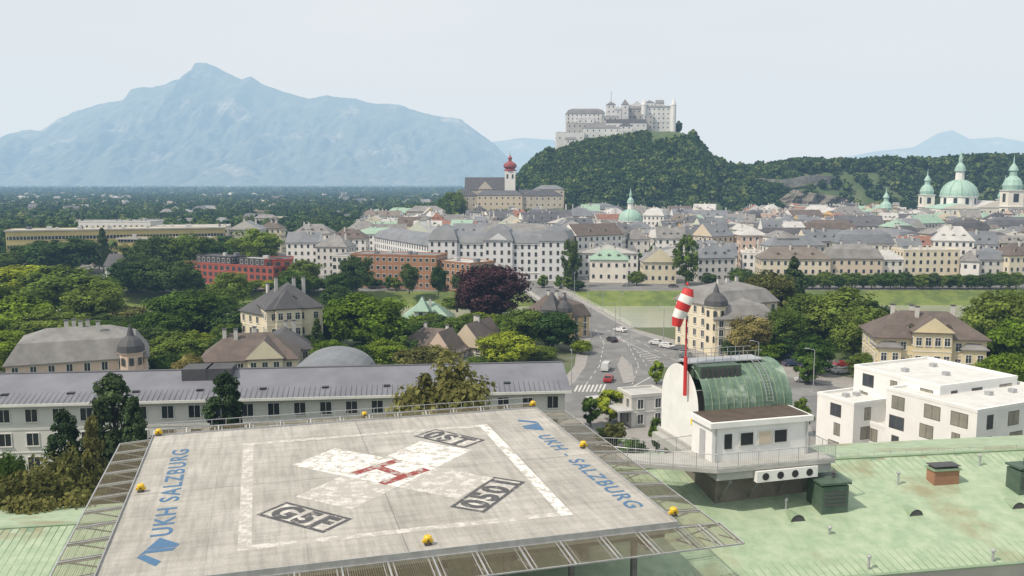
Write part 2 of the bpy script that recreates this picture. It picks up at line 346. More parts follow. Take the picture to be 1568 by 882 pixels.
# ---------------------------------------------------------------- fortress
CWALL=M('castle_wall',(.68,.69,.69),(.55,.56,.56),.06,.9,.2,1,big=(.05,(.42,.42,.42),.58)); CROOF=M('castle_roof',(.2,.2,.205),(.14,.14,.145),.1,.8)
CW2=M('castle_wall_shaded',(.44,.44,.43),(.33,.33,.325),.08,.9,.3,1)  # darker copy of the castle wall, shadow on these parts put into the colour
RT_=M('rock_face',(.27,.265,.25),(.13,.135,.12),.15,.95,.8,.6,big=(.12,(.08,.1,.055),.55))
b=MB()
def cb(px0,px1,yt,yb,Y,dep,kind='flat',rpx=0,fl=3,cw=6,rm=CROOF,wall=CWALL,ext=10,ww=1.2,wh=1.7,ov=.4):
    k=Y/1350; x0=at(px0,200,Y).x; x1=at(px1,200,Y).x; z1=at(0,yt,Y).z; z0=at(0,yb,Y).z
    house(b,x0,x1,Y,Y+dep,z0-ext,z1,kind,rpx*k,wall,rm,fl,cw,ww,wh,GLD,wall,0,ov,wz0=z0)
cb(852,895,203,221,1016,22,'flat',0,1,7)
cb(866,882,213,220,1012,4,'gx',3,1,4)
cb(895,950,196,212,1020,20,'hip',5,2,6)
cb(944,974,201,228,1008,22,'flat',0,1,8)
cb(950,968,193,204,1020,14,'pyr',7,2,5,RD)
cb(928,990,188,206,1034,18,'gx',6,2,6,RD)
cb(867,926,174,190,1050,16,'mans',8,3,5)
cb(868,948,189,206,1040,8,'flat',0,2,6,wall=CW2)
cb(884,910,182,205,1044,6,'flat',0,3,5)
cb(922,946,178,206,1042,16,'flat',0,3,5,wall=CW2)
cb(929,942,160,190,1056,12,'pyr',5,4,5); cb(941,951,168,190,1054,12,'gy',5,3,4)
cb(948,988,167,200,1058,18,'hip',7,4,5,wall=CW2)
cb(952,962,160,178,1052,8,'pyr',8,2,4)
cb(966,984,163,190,1064,12,'gy',8,3,4)
cb(984,1033,164,206,1050,32,'hip',5,6,5)
cb(988,1001,157,176,1062,12,'pyr',4,2,5); cb(1004,1016,158,176,1060,10,'gx',5,2,5)
cb(976,1000,176,206,1046,8,'flat',0,4,6,wall=CW2)
for px in (986,1031): 
    p=at(px,180,1049); b.lathe(p.x,1049,[(3.2,at(0,206,1049).z-8),(3.2,at(0,161,1049).z),(3.6,at(0,161,1049).z+.1),(2.6,at(0,157,1049).z),(0.2,at(0,150,1049).z)],CWALL,10)
cb(998,1036,203,214,1043,8,'flat',0,1,9)
cb(974,1008,229,236,1000,4,'flat',0,0)
cb(870,945,207,213,1026,4,'flat',0,0)
p=at(936,140,1060); b.tube((p.x,1060,at(0,156,1060).z),(p.x,1060,p.z),.35,STEEL)
for i in range(40):
    x=at(985,200,1050).x+i*.95
    if i%2==0 and x<at(1033,200,1050).x: b.box(x,x+.7,1049.7,1050.3,at(0,164,1050).z+.8,at(0,164,1050).z+1.9,CWALL)
b.done('hohensalzburg_fortress')
b=MB()
for i in range(80):
    px=R.uniform(976,1056); t=R.random(); Y=1044-62*t; p=at(px,210+34*t+max(0,px-1036)*1.1,Y); s=R.uniform(3,8)
    b.lathe(p.x,Y,[(s*R.uniform(.9,1.3),p.z-22),(s,p.z-7),(s*.7,p.z-1),(s*.15,p.z+2)],RT_,6,R.random())
b.done('rock_crag')
b=MB()
pl=[at(1148,272,985),at(1200,275,975),at(1240,268,975),at(1280,270,985)]
for a,c in zip(pl,pl[1:]): b.add([(a.x,a.y,a.z-9),(c.x,c.y,c.z-9),(c.x,c.y,c.z),(a.x,a.y,a.z),(a.x,a.y+2,a.z),(c.x,c.y+2,c.z)],[(0,1,2,3),(3,2,5,4)],RT_)
b.done('rampart_wall')
b=MB()
nx,nz=60,20; vs=[]
for i in range(nx+1):
    px=1195+165*i/nx; top=interp([(1195,305),(1215,290),(1250,296),(1290,302),(1320,318),(1360,330)],px)
    for j in range(nz+1):
        py=350+(top-350)*j/nz; Y=930+14*j/nz
        p=at(px,py,Y); q=noise.fractal(Vector((p.x*.09,p.z*.12,4)),1,2,4)*8; vs.append((p.x,Y-q,p.z))
b.add(vs,[(i*(nz+1)+j,(i+1)*(nz+1)+j,(i+1)*(nz+1)+j+1,i*(nz+1)+j+1) for i in range(nx) for j in range(nz)],M('cliff_rock',(.2,.175,.155),(.11,.11,.085),.12,.95,.5,.5,big=(.06,(.06,.09,.035),.52)))
b.done('cliff')
# ---------------------------------------------------------------- abbey on its terrace
b=MB()
def pb(px0,px1,yt,yb,Y,dep,kind,rpx,wall,rm,fl,cw,ext=8,ww=1.2,wh=1.7,**k):
    x0=at(px0,yt,Y).x; x1=at(px1,yt,Y).x; z1=at(0,yt,Y).z; z0=at(0,yb,Y).z
    house(b,x0,x1,Y,Y+dep,z0-ext,z1,kind,rpx*Y/1350,wall,rm,fl,cw,ww,wh,GLD,TRIM,0,.4,wz0=z0,**k)
AW=M('abbey_wall',(.5,.45,.37),(.4,.365,.3),.15)
pb(712,782,291,318,845,20,'gx',19,AW,RD,0,5)
pb(732,754,290,320,838,16,'gy',12,AW,RB,2,5)
pb(692,730,300,328,828,18,'hip',10,AW,RD,3,5)
pb(730,800,299,326,824,14,'hip',7,WALLS[2],RS,3,5)
pb(800,862,300,328,826,18,'hip',8,AW,RD,3,5)
pb(818,864,290,310,852,16,'hip',6,AW,RG,2,5)
pb(795,826,296,312,842,12,'gx',5,AW,RM,2,5)
pb(690,866,327,338,818,6,'flat',0,AW,RM,0,5)
pb(622,680,324,345,760,16,'hip',8,AW,RM,2,6)
p=at(781,290,842); zt=at(0,262,842).z
b.box(p.x-5,p.x+5,837,847,at(0,310,842).z,zt,WALLS[1]); 
facade(b,(p.x-5,837),(p.x+5,837),at(0,280,842).z,zt,1,2,1.6,4,GLD,TRIM)
b.lathe(p.x,842,[(6,zt),(6.2,zt+.6),(4.2,zt+2),(6.4,zt+4.2),(6,zt+6.5),(3.2,zt+8.5),(1.5,zt+9.5),(1.7,zt+11.5),(2.3,zt+12.2),(1.2,zt+13.6),(.3,zt+15),(.12,zt+19)],M('dome_red',(.3,.06,.045),(.22,.045,.04),.5,.5),14)
b.done('nonnberg_abbey')
for i in range(26):
    px=R.uniform(685,870); Y=R.uniform(795,815); T(px,R.uniform(320,332),Y,R.uniform(10,18),'bush',R.choice(['mid','dark','bright']))
for (px,yt,w_) in ((697,291,34),(684,297,26),(810,318,26),(860,320,24),(655,335,24),(765,322,20)): T(px,yt,816,w_,'broad','mid',4)
# ---------------------------------------------------------------- domed churches
def dome(b,cx,cy,zb,r,hd,drum,mat=COPPER,wall=WALLS[1],n=20,lan=1.):
    b.lathe(cx,cy,[(r,zb-4),(r,zb+drum),(r*1.06,zb+drum),(r*1.06,zb+drum+.5)],wall,n)
    pr=[(r*1.03*math.cos(t),zb+drum+.5+hd*math.sin(t)) for t in [i*1.35/8 for i in range(9)]]; b.lathe(cx,cy,pr,mat,n)
    for i in range(n//2):
        a=2*math.pi*i/(n//2)
        for (r0,z0_),(r1,z1_) in zip(pr,pr[1:]): b.tube((cx+r0*math.cos(a),cy+r0*math.sin(a),z0_),(cx+r1*math.cos(a),cy+r1*math.sin(a),z1_),r*.025,RGN,4)
    zt=pr[-1][1]; q=r*lan; b.lathe(cx,cy,[(r*.26,zt-.4),(r*.24,zt+q*.4)],wall,8); b.lathe(cx,cy,[(r*.32,zt+q*.4),(r*.26,zt+q*.62),(r*.1,zt+q*.8),(r*.12,zt+q*.95),(.1,zt+q*1.4)],mat,8)
    for i in range(n//2):
        a=2*math.pi*(i+.5)/(n//2); X,Y_=cx+(r+.06)*math.cos(a),cy+(r+.06)*math.sin(a); tx,ty=-math.sin(a),math.cos(a); w=r*.1
        b.add([(X-tx*w,Y_-ty*w,zb+drum*.2),(X+tx*w,Y_+ty*w,zb+drum*.2),(X+tx*w,Y_+ty*w,zb+drum*.85),(X-tx*w,Y_-ty*w,zb+drum*.85)],[(0,1,2,3)],GLD)
b=MB(); Y=600
dome(b,at(965,345,Y+14).x,Y+14,at(0,348,Y).z,8,8.0,3.5,lan=1.3)
pb(935,998,352,385,Y,26,'hip',4,WALLS[1],RG,3,5)
b.done('domed_church')
b=MB(); Y=790
dome(b,at(1468,300,Y+20).x,Y+20,at(0,316,Y).z,15.5,15,8.5,lan=1.25)
pb(1400,1500,326,345,Y,40,'hip',6,WALLS[1],RM,2,7,wh=3)
pb(1440,1500,320,345,Y-6,30,'gy',8,WALLS[7],COPPER,2,7,wh=3)
pb(1498,1548,318,345,Y-4,30,'gy',10,WALLS[7],RL,2,6)
pb(1395,1425,330,350,Y-8,14,'gy',7,WALLS[1],RL,1,6)
def ctower(px,yt,yb,Y,w,hh=1.):
    p=at(px,yt,Y); zt=p.z-0; z0=at(0,yb,Y).z
    b.box(p.x-w,p.x+w,Y-w,Y+w,z0,zt,WALLS[7])
    for fr in ((p.x-w,Y-w,p.x+w,Y-w),(p.x-w,Y+w,p.x-w,Y-w)):
        facade(b,fr[:2],fr[2:],zt-w*4,zt,2,1,w*.7,w*1.1,GLD,TRIM)
    for q in (0,2.1,4.1): b.box(p.x-w*1.12,p.x+w*1.12,Y-w*1.12,Y+w*1.12,zt-w*q,zt-w*q+.6,TRIM)
    b.lathe(p.x,Y,[(w*1.1,zt+.6),(w*1.2,zt+w*.7),(w*.95,zt+w*1.4),(w*.45,zt+w*1.9),(w*.42,zt+w*2.5),(w*.6,zt+w*2.6),(w*.45,zt+w*3),(w*.12,zt+w*3.5),(.1,zt+w*4.6)],COPPER,12)
ctower(1419,299,340,Y+30,5.2); ctower(1550,292,350,Y-30,6.6); ctower(1356,324,350,Y-60,4.4); ctower(1538,306,340,Y+30,5)
b.done('cathedral')
# ---------------------------------------------------------------- named buildings of the middle distance
def FB(name,L,YL,Rr,YR,yeave,dep,kind,rh,wall,rm,fl,cw=3.2,z0=0,post=None,**k):
    """frontage between bearings L and Rr at distances YL, YR; eave seen on row yeave at the left corner"""
    a=at(L,yeave,YL); c=at(Rr,yeave,YR); w=math.hypot(c.x-a.x,YR-YL); yaw=math.atan2(YR-YL,c.x-a.x); b=MB()
    house(b,0,w,0,dep,0,a.z-z0,kind,rh,wall,rm,fl,cw,**k)
    if post: post(b,w,a.z-z0)
    return b.done(name,frame(a.x,YL,z0,yaw))
JW=M('courthouse_wall',(.66,.67,.68),(.58,.59,.6),.12)
def court(b,w,h):
    for f in (.09,.5,.91):
        c=w*f; hw=6.5; house(b,c-hw,c+hw,-1.2,16,0,h+1.2,'mans',7,JW,RG,5,3.2,wh=1.9)
        if f==.5: b.add([(c-5,-1.5,h+1.2),(c+5,-1.5,h+1.2),(c,-1.5,h+4.6),(c-5,2,h+1.2),(c+5,2,h+1.2),(c,2,h+4.6)],[(0,1,2),(0,2,5,3),(1,4,5,2)],JW)
    b.box(-.3,w+.3,-.35,0,h-.5,h-.05,TRIM); b.box(-.2,w+.2,-.25,0,h*.2,h*.2+.3,TRIM)
FB('courthouse',660,402,868,396,372,15,'mans',5,JW,RG,5,3.0,post=court,wh=1.9,dorm=12)
FB('courthouse',573,478,661,404,363,15,'mans',5,JW,RG,5,3.2,wh=1.9,dorm=5)
FB('courthouse_wing',845,396,892,460,372,14,'mans',5,WALLS[2],RG,5,3.2,dorm=2)
FB('apartment_block',735,470,850,470,356,14,'hip',4,JW,RM,4,3.2)
BRK=M('brick_wall',(.36,.19,.115),(.28,.15,.09),.3,.85,.2)
FB('brick_building',537,372,668,362,390,14,'flat',1,BRK,RG,4,2.6,ww=1.3,wh=1.4)
FB('brick_building',668,366,720,352,400,14,'flat',1,BRK,RL,4,2.6,ww=1.3)
FB('office_building',508,378,540,374,392,14,'flat',1,WALLS[3],RG,4,2.6,ww=1.6)
RWAL=M('red_wall',(.36,.085,.06),(.28,.07,.05),.3)
MUL=M('bronze_frame',(.12,.1,.09),(.09,.08,.07),1)
def redp(b,w,h): house(b,w*.1,w*.5,2,11,h+.3,h+3,'flat',1,M('charcoal',(.05,.05,.055),(.07,.07,.075),.5),RD,1,3); house(b,w*.55,w*.9,4,11,h+.3,h+2.6,'flat',1,MC['charcoal'],RL,1,3)
FB('red_building',283,392,418,366,402,16,'flat',1,RWAL,RD,3,3.4,post=redp,ww=1.9,wh=1.5,trim=MUL)
FB('red_building',405,372,446,374,399,16,'flat',1,RWAL,RD,3,3.4,ww=1.9,trim=MUL)
YW=M('yellow_wall',(.56,.46,.22),(.5,.41,.2),.2)
def strip(b,w,h):
    for j in range(3):
        b.box(.5,w-.5,-.12,0,4.5+j*4.6,6.2+j*4.6,GL); x=1.5
        while x<w-1: b.box(x-.12,x+.12,-.2,-.121,4.5+j*4.6,6.2+j*4.6,TRIM); x+=1.7
    b.box(-.6,w+.6,-.8,-.13,h-.2,h+.5,RL)
FB('yellow_office_building',8,470,345,505,354,18,'flat',1,YW,RL,0,post=strip)
FB('yellow_office_building',180,455,320,455,366,12,'flat',1,YW,RG,0,post=strip)
FB('office_building',235,520,350,530,348,20,'flat',1,WALLS[3],RL,3,3.4)
FB('office_building',120,560,230,560,340,20,'flat',1,WALLS[1],RG,3,3.4)
for (l,r,Y,ye,wl,rm_,kd,rh) in [(438,486,440,372,1,RG,'gx',5),(483,530,420,378,3,RM,'hip',5),(448,505,490,358,7,RM,'hip',5),(505,560,470,366,1,RB,'hip',5),(350,400,520,352,3,RG,'gy',5),(395,430,560,350,0,RB,'hip',4),(160,205,395,408,1,RD,'gx',5),(530,575,540,352,1,RM,'hip',5),
   (903,962,390,398,7,RGN,'hip',4),(985,1036,385,402,0,RM,'gy',6),(1068,1126,392,396,3,RG,'hip',5),(1058,1162,440,374,1,RL,'flat',1),(1166,1272,384,397,0,RTN,'hip',5),(1272,1352,384,396,2,RM,'mans',6),(1352,1384,384,398,7,RL,'hip',4),(1384,1470,392,384,0,RL,'flat',1),
   (1472,1500,386,400,1,RM,'hip',4),(1500,1546,388,398,3,RG,'mans',5),(1546,1600,384,392,0,RB,'hip',5),(1450,1540,430,382,5,RTN,'hip',5),(1380,1440,440,378,7,RM,'hip',5)]:
    FB('townhouse',l,Y,r,Y+R.uniform(-4,4),ye,13,kd,rh,WALLS[wl],rm_,max(2,int((44-ray(0,ye)[2]*Y)/3.4)),2.9,dorm=(3 if kd in('mans','hip') and r-l>50 else 0),chim=2)
# old town
def block(px,Y,taken):
    for (a,c,e,f) in taken:
        if a<px<c and e<Y<f: return True
    return False
taken=[(915,1020,550,660),(1385,1600,680,900),(540,905,380,500),(620,690,740,800),(1335,1380,690,770)]
Y=415
while Y<930:
    x=-.17*Y+R.uniform(-5,5) if Y>510 else .075*Y
    while x<.63*Y:
        w=R.choice([R.uniform(10,18),R.uniform(16,30)]); px=784+1350*(x+w/2)/Y
        if not block(px,Y,taken) and hz(x+w/2,Y+10)<6 and R.random()<.93 and not (px<870 and Y>790):
            h=R.uniform(9.5,18)*(1.08 if Y>600 else 1); kd=R.choice(['hip','gx','gx','hip','gy','mans','flat']); b=MB(); rm_=R.choice(ROOFS); dp=R.uniform(10,16)
            wl_=R.choice(WALLS[:4]+[WALLS[1]]*2+WALLS)
            house(b,0,w,0,dp,0,h,kd,R.uniform(3,6.5),wl_,rm_,max(3,int(h/3.3)),R.uniform(2.4,3.4),chim=R.choice([1,2,3]),dorm=(R.choice([0,2,3]) if kd in('hip','gx') else 0))
            if R.random()<.4: house(b,w*.2,w*.55,dp*.3,dp+9,0,h+R.uniform(1,3.5),R.choice(['gx','hip','flat']),3,R.choice(WALLS),R.choice(ROOFS),4,3)
            b.done('townhouse',frame(x,Y+R.uniform(-6,6),0,R.choice([0,.05,-.08,.15,-.2,.3,-.35,.5])))
        x+=w+R.choice([0.5,.5,3,5])
    Y+=R.uniform(19,25)
# houses of the plain
b=MB()
for i in range(230):
    Y=520+ (R.random()**1.2)*2400; x=R.uniform(-.62,-.02)*Y
    if Y<600 and x>-.3*Y: continue
    w=R.uniform(10,22); h=R.uniform(6,11); q=MB(); 
    yaw=R.uniform(-.6,.6); house(q,0,w,0,10,0,h,R.choice(['gx','gy','hip','flat']),R.uniform(3,5),R.choice([WH,WALLS[1],WALLS[0],WALLS[7]]),R.choice([RM,RG,RB,RS,RS]),2,3.5)
    Mx=frame(x,Y,0,yaw); o=len(b.v); b.v+=[tuple(Mx@Vector(v)) for v in q.v]
    for f,mi in zip(q.f,q.m): b.f.append([k+o for k in f]); b.m.append(b.mi(q.mats[mi]))
b.done('distant_houses')
sets=[[],[],[],[]]
for i in range(11500):
    Y=490+(R.random()**1.25)*3300; x=R.uniform(-.66,.02)*Y
    if Y<900 and x/Y>-.1: continue
    if Y<580 and x/Y>-.27: continue
    sets[R.choice([0,1,3,2,0,3])].append((x,Y,-.5,R.uniform(8,16)))
for i in range(7000):
    Y=3600+(R.random()**1.2)*7000; x=R.uniform(-.7,.15)*Y; sets[R.choice([0,1,3])].append((x,Y,-1,R.uniform(12,28)))
for k in range(4): scatter('distant_trees',sets[k],FARP[k],['far','hill2','dark','hill'][k])
sets=[[],[]]
for i in range(520):
    Y=R.uniform(420,900); x=R.uniform(-.1,.62)*Y; sets[i%2].append((x,Y,-.5,R.uniform(8,15)))
for k in range(2): scatter('town_trees',sets[k],FARP[k*3],'far')
# ---------------------------------------------------------------- villas this side of the river
def villa_post(b,w,h,wall,rm,n=1):
    c=w/2; b2=w*.17
    house(b,c-b2,c+b2,-1.5,6,0,h+1.5,'gy',3.2,wall,rm,3,1.9,det=2)
def tower(b,cx,cy,r,h,wall,rm):
    b.lathe(cx,cy,[(r,0),(r,h),(r*1.15,h+.1),(r*1.15,h+.5),(r*1.1,h+1.6),(r*.75,h+2.8),(r*.3,h+3.6),(r*.2,h+4.6),(.05,h+6)],wall,10)
    b.lathe(cx,cy,[(r*1.18,h+.3),(r*1.12,h+1.65),(r*.78,h+2.85),(r*.33,h+3.65),(r*.22,h+4.7),(.06,h+6.1)],rm,10)
    for i in range(5):
        a=math.pi+i*math.pi/4; X,Y_=cx+(r+.05)*math.cos(a),cy+(r+.05)*math.sin(a); tx,ty=-math.sin(a),math.cos(a)
        for z in (h-2.4,h-5.8,h-9): b.add([(X-tx*.45,Y_-ty*.45,z),(X+tx*.45,Y_+ty*.45,z),(X+tx*.45,Y_+ty*.45,z+1.6),(X-tx*.45,Y_-ty*.45,z+1.6)],[(0,1,2,3)],GL)
YV=M('villa_yellow',(.66,.57,.37),(.58,.5,.33),.3); CV=M('villa_cream',(.72,.65,.49),(.63,.57,.43),.3)
FB('villa',1342,190,1512,186,517,14,'hip',5,YV,RB,3,3.4,det=2,chim=4,dorm=2,ov=.8,post=lambda b,w,h:(villa_post(b,w,h,YV,RB),house(b,.3,5,-1,4,0,h-2,'hip',2,YV,RM,2,2.2,det=2),house(b,w-5,w-.3,-1,4,0,h-2,'hip',2,YV,RM,2,2.2,det=2)))
FB('villa',1050,246,1096,222,470,16,'mans',5,CV,RM,4,3.0,det=1,chim=2)
FB('villa',1096,224,1190,234,470,16,'mans',5,CV,RM,4,3.0,det=1,chim=3,dorm=3,post=lambda b,w,h:tower(b,.5,.5,2.6,h,CV,RD))
FB('villa',795,250,862,246,486,14,'hip',6,WALLS[3],RB,3,3.0,det=1,chim=3,dorm=1,post=lambda b,w,h:(house(b,w*.55,w*.85,-1,5,0,h+2.5,'pyr',5,WALLS[3],RD,3,2,det=1)))
FB('villa',862,246,902,252,488,13,'mans',5,WALLS[4],RB,3,3,det=1,chim=2,post=lambda b,w,h:tower(b,.6,0,2,h+1.5,WALLS[4],RD))
FB('villa',612,262,690,262,492,13,'hip',5,WALLS[1],RGN,3,3,det=1,chim=2,dorm=2,post=lambda b,w,h:(house(b,w*.3,w*.55,-1,6,0,h+3,'pyr',4,WALLS[1],RGN,4,2,det=1)))
FB('house',600,222,700,216,536,13,'hip',5,WALLS[5],RB,2,3,det=1,chim=2,post=lambda b,w,h:(house(b,w*.6,w*.95,-2,6,0,h+.6,'gy',5,WALLS[5],RB,2,2.4,det=1)))
FB('house',690,226,740,222,530,13,'gy',6,WALLS[2],RB,3,3,det=1,chim=2)
FB('villa',368,236,410,226,476,14,'hip',6,CV,RD,3,3,det=1,chim=2)
FB('villa',408,222,494,228,476,15,'hip',6,CV,RD,3,3,det=2,chim=3,dorm=1,post=lambda b,w,h:house(b,w*.15,w*.6,-1.5,5,0,h+.3,'hip',4.5,CV,RD,3,2.1,det=2))
FB('house',305,186,455,190,556,13,'hip',5,WALLS[0],RB,2,3,det=1,chim=3,post=lambda b,w,h:house(b,w*.5,w*.85,-2,6,0,h+.6,'gy',4,WALLS[0],RB,2,2.3,det=1))
FB('house',402,200,480,204,540,13,'hip',4.5,WALLS[2],RD,2,3,det=1,chim=2)
FB('villa',8,172,226,182,562,15,'mans',6,WALLS[5],RM,3,3,det=1,chim=5,dorm=4,post=lambda b,w,h:tower(b,w-3,0,2.3,h+1.2,WALLS[5],RD))
# ---------------------------------------------------------------- long hospital wing with metal roof
SEAM=M('roof_standing_seam',(.2,.205,.235),(.15,.155,.18),.2,.5,metal=.1)
def wing(b,w,h):
    for i in range(int(w/.8)):
        x=.4+i*.8
        b.add([(x-.04,-.95,h+.28),(x+.04,-.95,h+.28),(x+.04,7.9,h+3.05),(x-.04,7.9,h+3.05)],[(0,1,2,3)],RD)
    b.box(-.9,w+.9,-1.1,-.95,h-.1,h+.3,TRIM); b.box(-.9,w+.9,7.6,8.4,h+2.9,h+3.2,RD)
    for c in (w*.36,w*.40): b.box(c-2,c+2,4.5,9,h+1.4,h+3.9,RD)
    for k in range(9):
        c=w*(.06+.105*k); b.box(c-.5,c+.5,1.5,2.3,h+.6,h+1.3,GLD)
        b.tube((c+3,.2,h+.4),(c+3,.2,0),.07,STEEL,5)
    b.box(0,w,-.08,0,h-3.9,h-3.7,TRIM)
HWG=M('hospital_wing_wall',(.64,.64,.61),(.56,.56,.54),.2)
FB('hospital_wing',-60,128,865,137.5,622,16,'gx',3,HWG,SEAM,3,3.9,ww=1.7,wh=1.9,det=1,ov=.9,glass=GLD,post=wing)
b=MB(); p=at(500,570,160)
vs=[];n=14
for i in range(n+1):
    a=math.pi*i/n
    for y in (150,172): vs.append((p.x-7.5*math.cos(a),y,7+5.5*math.sin(a)*.9))
b.add(vs,[(2*i,2*i+1,2*i+3,2*i+2) for i in range(n)],RG); b.add([(v[0],v[1],v[2]) for v in vs[::2]],[tuple(range(n+1))],GL); b.box(p.x-7.5,p.x+7.5,150,172,0,7,WALLS[1]); b.done('vaulted_hall')
# ---------------------------------------------------------------- modern white blocks
def blockw(px,py,z,yaw,w,d,name,fl=4):
    p=gp(px,py,z); b=MB()
    b.add([(0,0,0),(w,0,0),(w,d,0),(0,d,0),(0,0,z),(w,0,z),(w,d,z),(0,d,z)],[(0,1,5,4),(1,2,6,5),(2,3,7,6),(3,0,4,7)],WH)
    b.add([(0,0,z-.25),(w,0,z-.25),(w,d,z-.25),(0,d,z-.25)],[(0,1,2,3)],M('roof_white_gravel',(.62,.62,.6),(.52,.52,.5),.5,.9,.3,8))
    for (a,c,e,f) in ((-.05,w+.05,-.05,.35),(-.05,w+.05,d-.35,d+.05),(-.05,.35,.35,d-.35),(w-.35,w+.05,.35,d-.35)): b.box(a,c,e,f,z-.35,z+.15,WH)
    for k in range(3): cx=w*(.25+.22*k); cy=d*R.uniform(.3,.7); b.box(cx,cx+.9,cy,cy+.9,z-.24,z+.35,STEEL)
    CUR=M('curtained_glass',(.3,.28,.23),(.2,.2,.17),.4,.25)
    for (P,Q,L) in (((0,0),(w,0),w),((0,d),(0,0),d)):
        n=max(1,int(L/4.6)); dx,dy=(Q[0]-P[0])/L,(Q[1]-P[1])/L; nx,ny=dy,-dx
        for i in range(n):
            for j in range(fl):
                c=L*(i+.5)/n+R.uniform(-.6,.6); ww=R.choice([1.2,2.2,2.6]); z0=z-1.0-3.1*j-1.9; z1=z0+1.9
                def rr(c0,c1,a0,a1,o,m): b.add([(P[0]+dx*c0+nx*o,P[1]+dy*c0+ny*o,a0),(P[0]+dx*c1+nx*o,P[1]+dy*c1+ny*o,a0),(P[0]+dx*c1+nx*o,P[1]+dy*c1+ny*o,a1),(P[0]+dx*c0+nx*o,P[1]+dy*c0+ny*o,a1)],[(0,1,2,3)],m)
                rr(c-ww/2-.1,c+ww/2+.1,z0-.1,z1+.1,.01,MUL); rr(c-ww/2,c+ww/2,z0,z1,.03,R.choice([CUR,GL,CUR,CUR])); rr(c-.04,c+.04,z0,z1,.05,MUL)
    return b.done(name,frame(p.x,p.y,0,yaw))
blockw(1497,629,12.5,.45,22,15.5,'modern_apartment_block')
blockw(1440,592,13.6,.42,17,17,'modern_apartment_block')
blockw(1308,618,9.4,.42,10,8,'modern_apartment_block',fl=3)
blockw(1360,655,6,.42,10,12,'modern_apartment_block',fl=2)
# ---------------------------------------------------------------- hospital main roof (copper)
CR=M('copper_patina_roof',(.26,.36,.235),(.38,.46,.32),.9,.75,.2,3,big=(.13,(.27,.26,.16),.54))
CR2=M('copper_patina_seam',(.2,.29,.18),(.28,.36,.25),.8,.7)
HW=M('hospital_wall',(.6,.58,.52),(.5,.49,.45),.3)
def roofplane(name,A,B,C,D):
    A,B,C,D=[Vector(q) for q in (A,B,C,D)]; b=MB(); b.add([D,C,B,A],[(0,1,2,3)],CR)
    n=(B-A).cross(D-A).normalized(); n=n if n.z>0 else -n; L=(B-A).length; N=int(L/.62)
    for i in range(N+1):
        t=i/N; p=A.lerp(B,t); q=D.lerp(C,t); e=(B-A).normalized()*.02
        b.add([q-e,q+e,q+e+n*.05,q-e+n*.05,p-e,p+e,p+e+n*.05,p-e+n*.05],[(3,2,6,7),(0,3,7,4),(2,1,5,6)],CR2)
    S=(A-D).length
    PT=[M('copper_sheet_%d'%k,c_,tuple(x*.85 for x in c_),1.2,.75) for k,c_ in enumerate([(.36,.43,.31),(.24,.32,.21),(.3,.29,.2),(.43,.49,.38),(.2,.29,.2)])]
    for i in range(N):
        m=R.uniform(0,1.6)
        while m<S:
            def Q(tt,mm_): return D.lerp(C,tt).lerp(A.lerp(B,tt),min(1,mm_/S))
            p0=Q(i/N,m); p1=Q((i+1)/N,m); u=(A-D).normalized()*.025
            b.add([p0+n*.012,p1+n*.012,p1+u+n*.012,p0+u+n*.012],[(0,1,2,3)],CR2)
            if R.random()<.2: b.add([Q((i+.04)/N,m+.05)+n*.006,Q((i+.96)/N,m+.05)+n*.006,Q((i+.96)/N,m+1.85)+n*.006,Q((i+.04)/N,m+1.85)+n*.006],[(0,1,2,3)],R.choice(PT))
            m+=1.9
    b.tube(D+Vector((0,-.1,-.05)),C+Vector((0,-.1,-.05)),.12,CR2,6); b.tube(A+n*.05,B+n*.05,.14,CR2,6)
    bk=Vector((0,14,-3.2)); b.add([A,B,B+bk,A+bk],[(0,1,2,3)],CR)
    for P,Q in ((D+Vector((0,.8,-.1)),C+Vector((0,.8,-.1))),): b.add([(P.x,P.y,0),(Q.x,Q.y,0),Q,P],[(0,1,2,3)],HW)
    P,Q=A+bk,B+bk; P.y-=.8;Q.y-=.8; b.add([(P.x,P.y,0),(Q.x,Q.y,0),Q,P],[(0,1,2,3)],HW)
    for (a,r,k_) in ((D,A,A+bk),(C,B,B+bk)): b.add([(a.x,a.y+.8,0),(k_.x,k_.y-.8,0),tuple(k_+Vector((0,-.8,0))),tuple(r),tuple(a+Vector((0,.8,-.1)))],[(0,1,2,3,4)],HW)
    return b.done(name)
rA=(-22,63,21.4); rB=(82,77,22); rC=(78,63.5,19.2); rD=(-14,48.4,18.6)
roofplane('hospital_building',rA,rB,rC,rD)
roofplane('hospital_building',(-75,66,15),(-22.5,75,15),(-20,60,13),(-70,50,13))
b=MB(); b.box(0,80,-3,0,-.5,0,RL); b.box(0,80,-3.2,-3.05,-.6,.5,TRIM); b.done('lower_balcony_roof',frame(-13,47.4,17.4,.162))
def roofz(x,y):
    t=(x+18)/98.; yr=63+14*t; ye=48.4+15.1*(x+14)/92.; zr=21.4+.6*t; ze=18.6+.6*t; s=(y-ye)/(yr-ye); return ze+(zr-ze)*s
def onroof(px,py):
    z=20.5
    for _ in range(6): p=gp(px,py,z); z=roofz(p.x,p.y)
    return Vector((p.x,p.y,z))
VG=M('vent_green',(.05,.09,.06),(.08,.12,.09),1.5,.6)
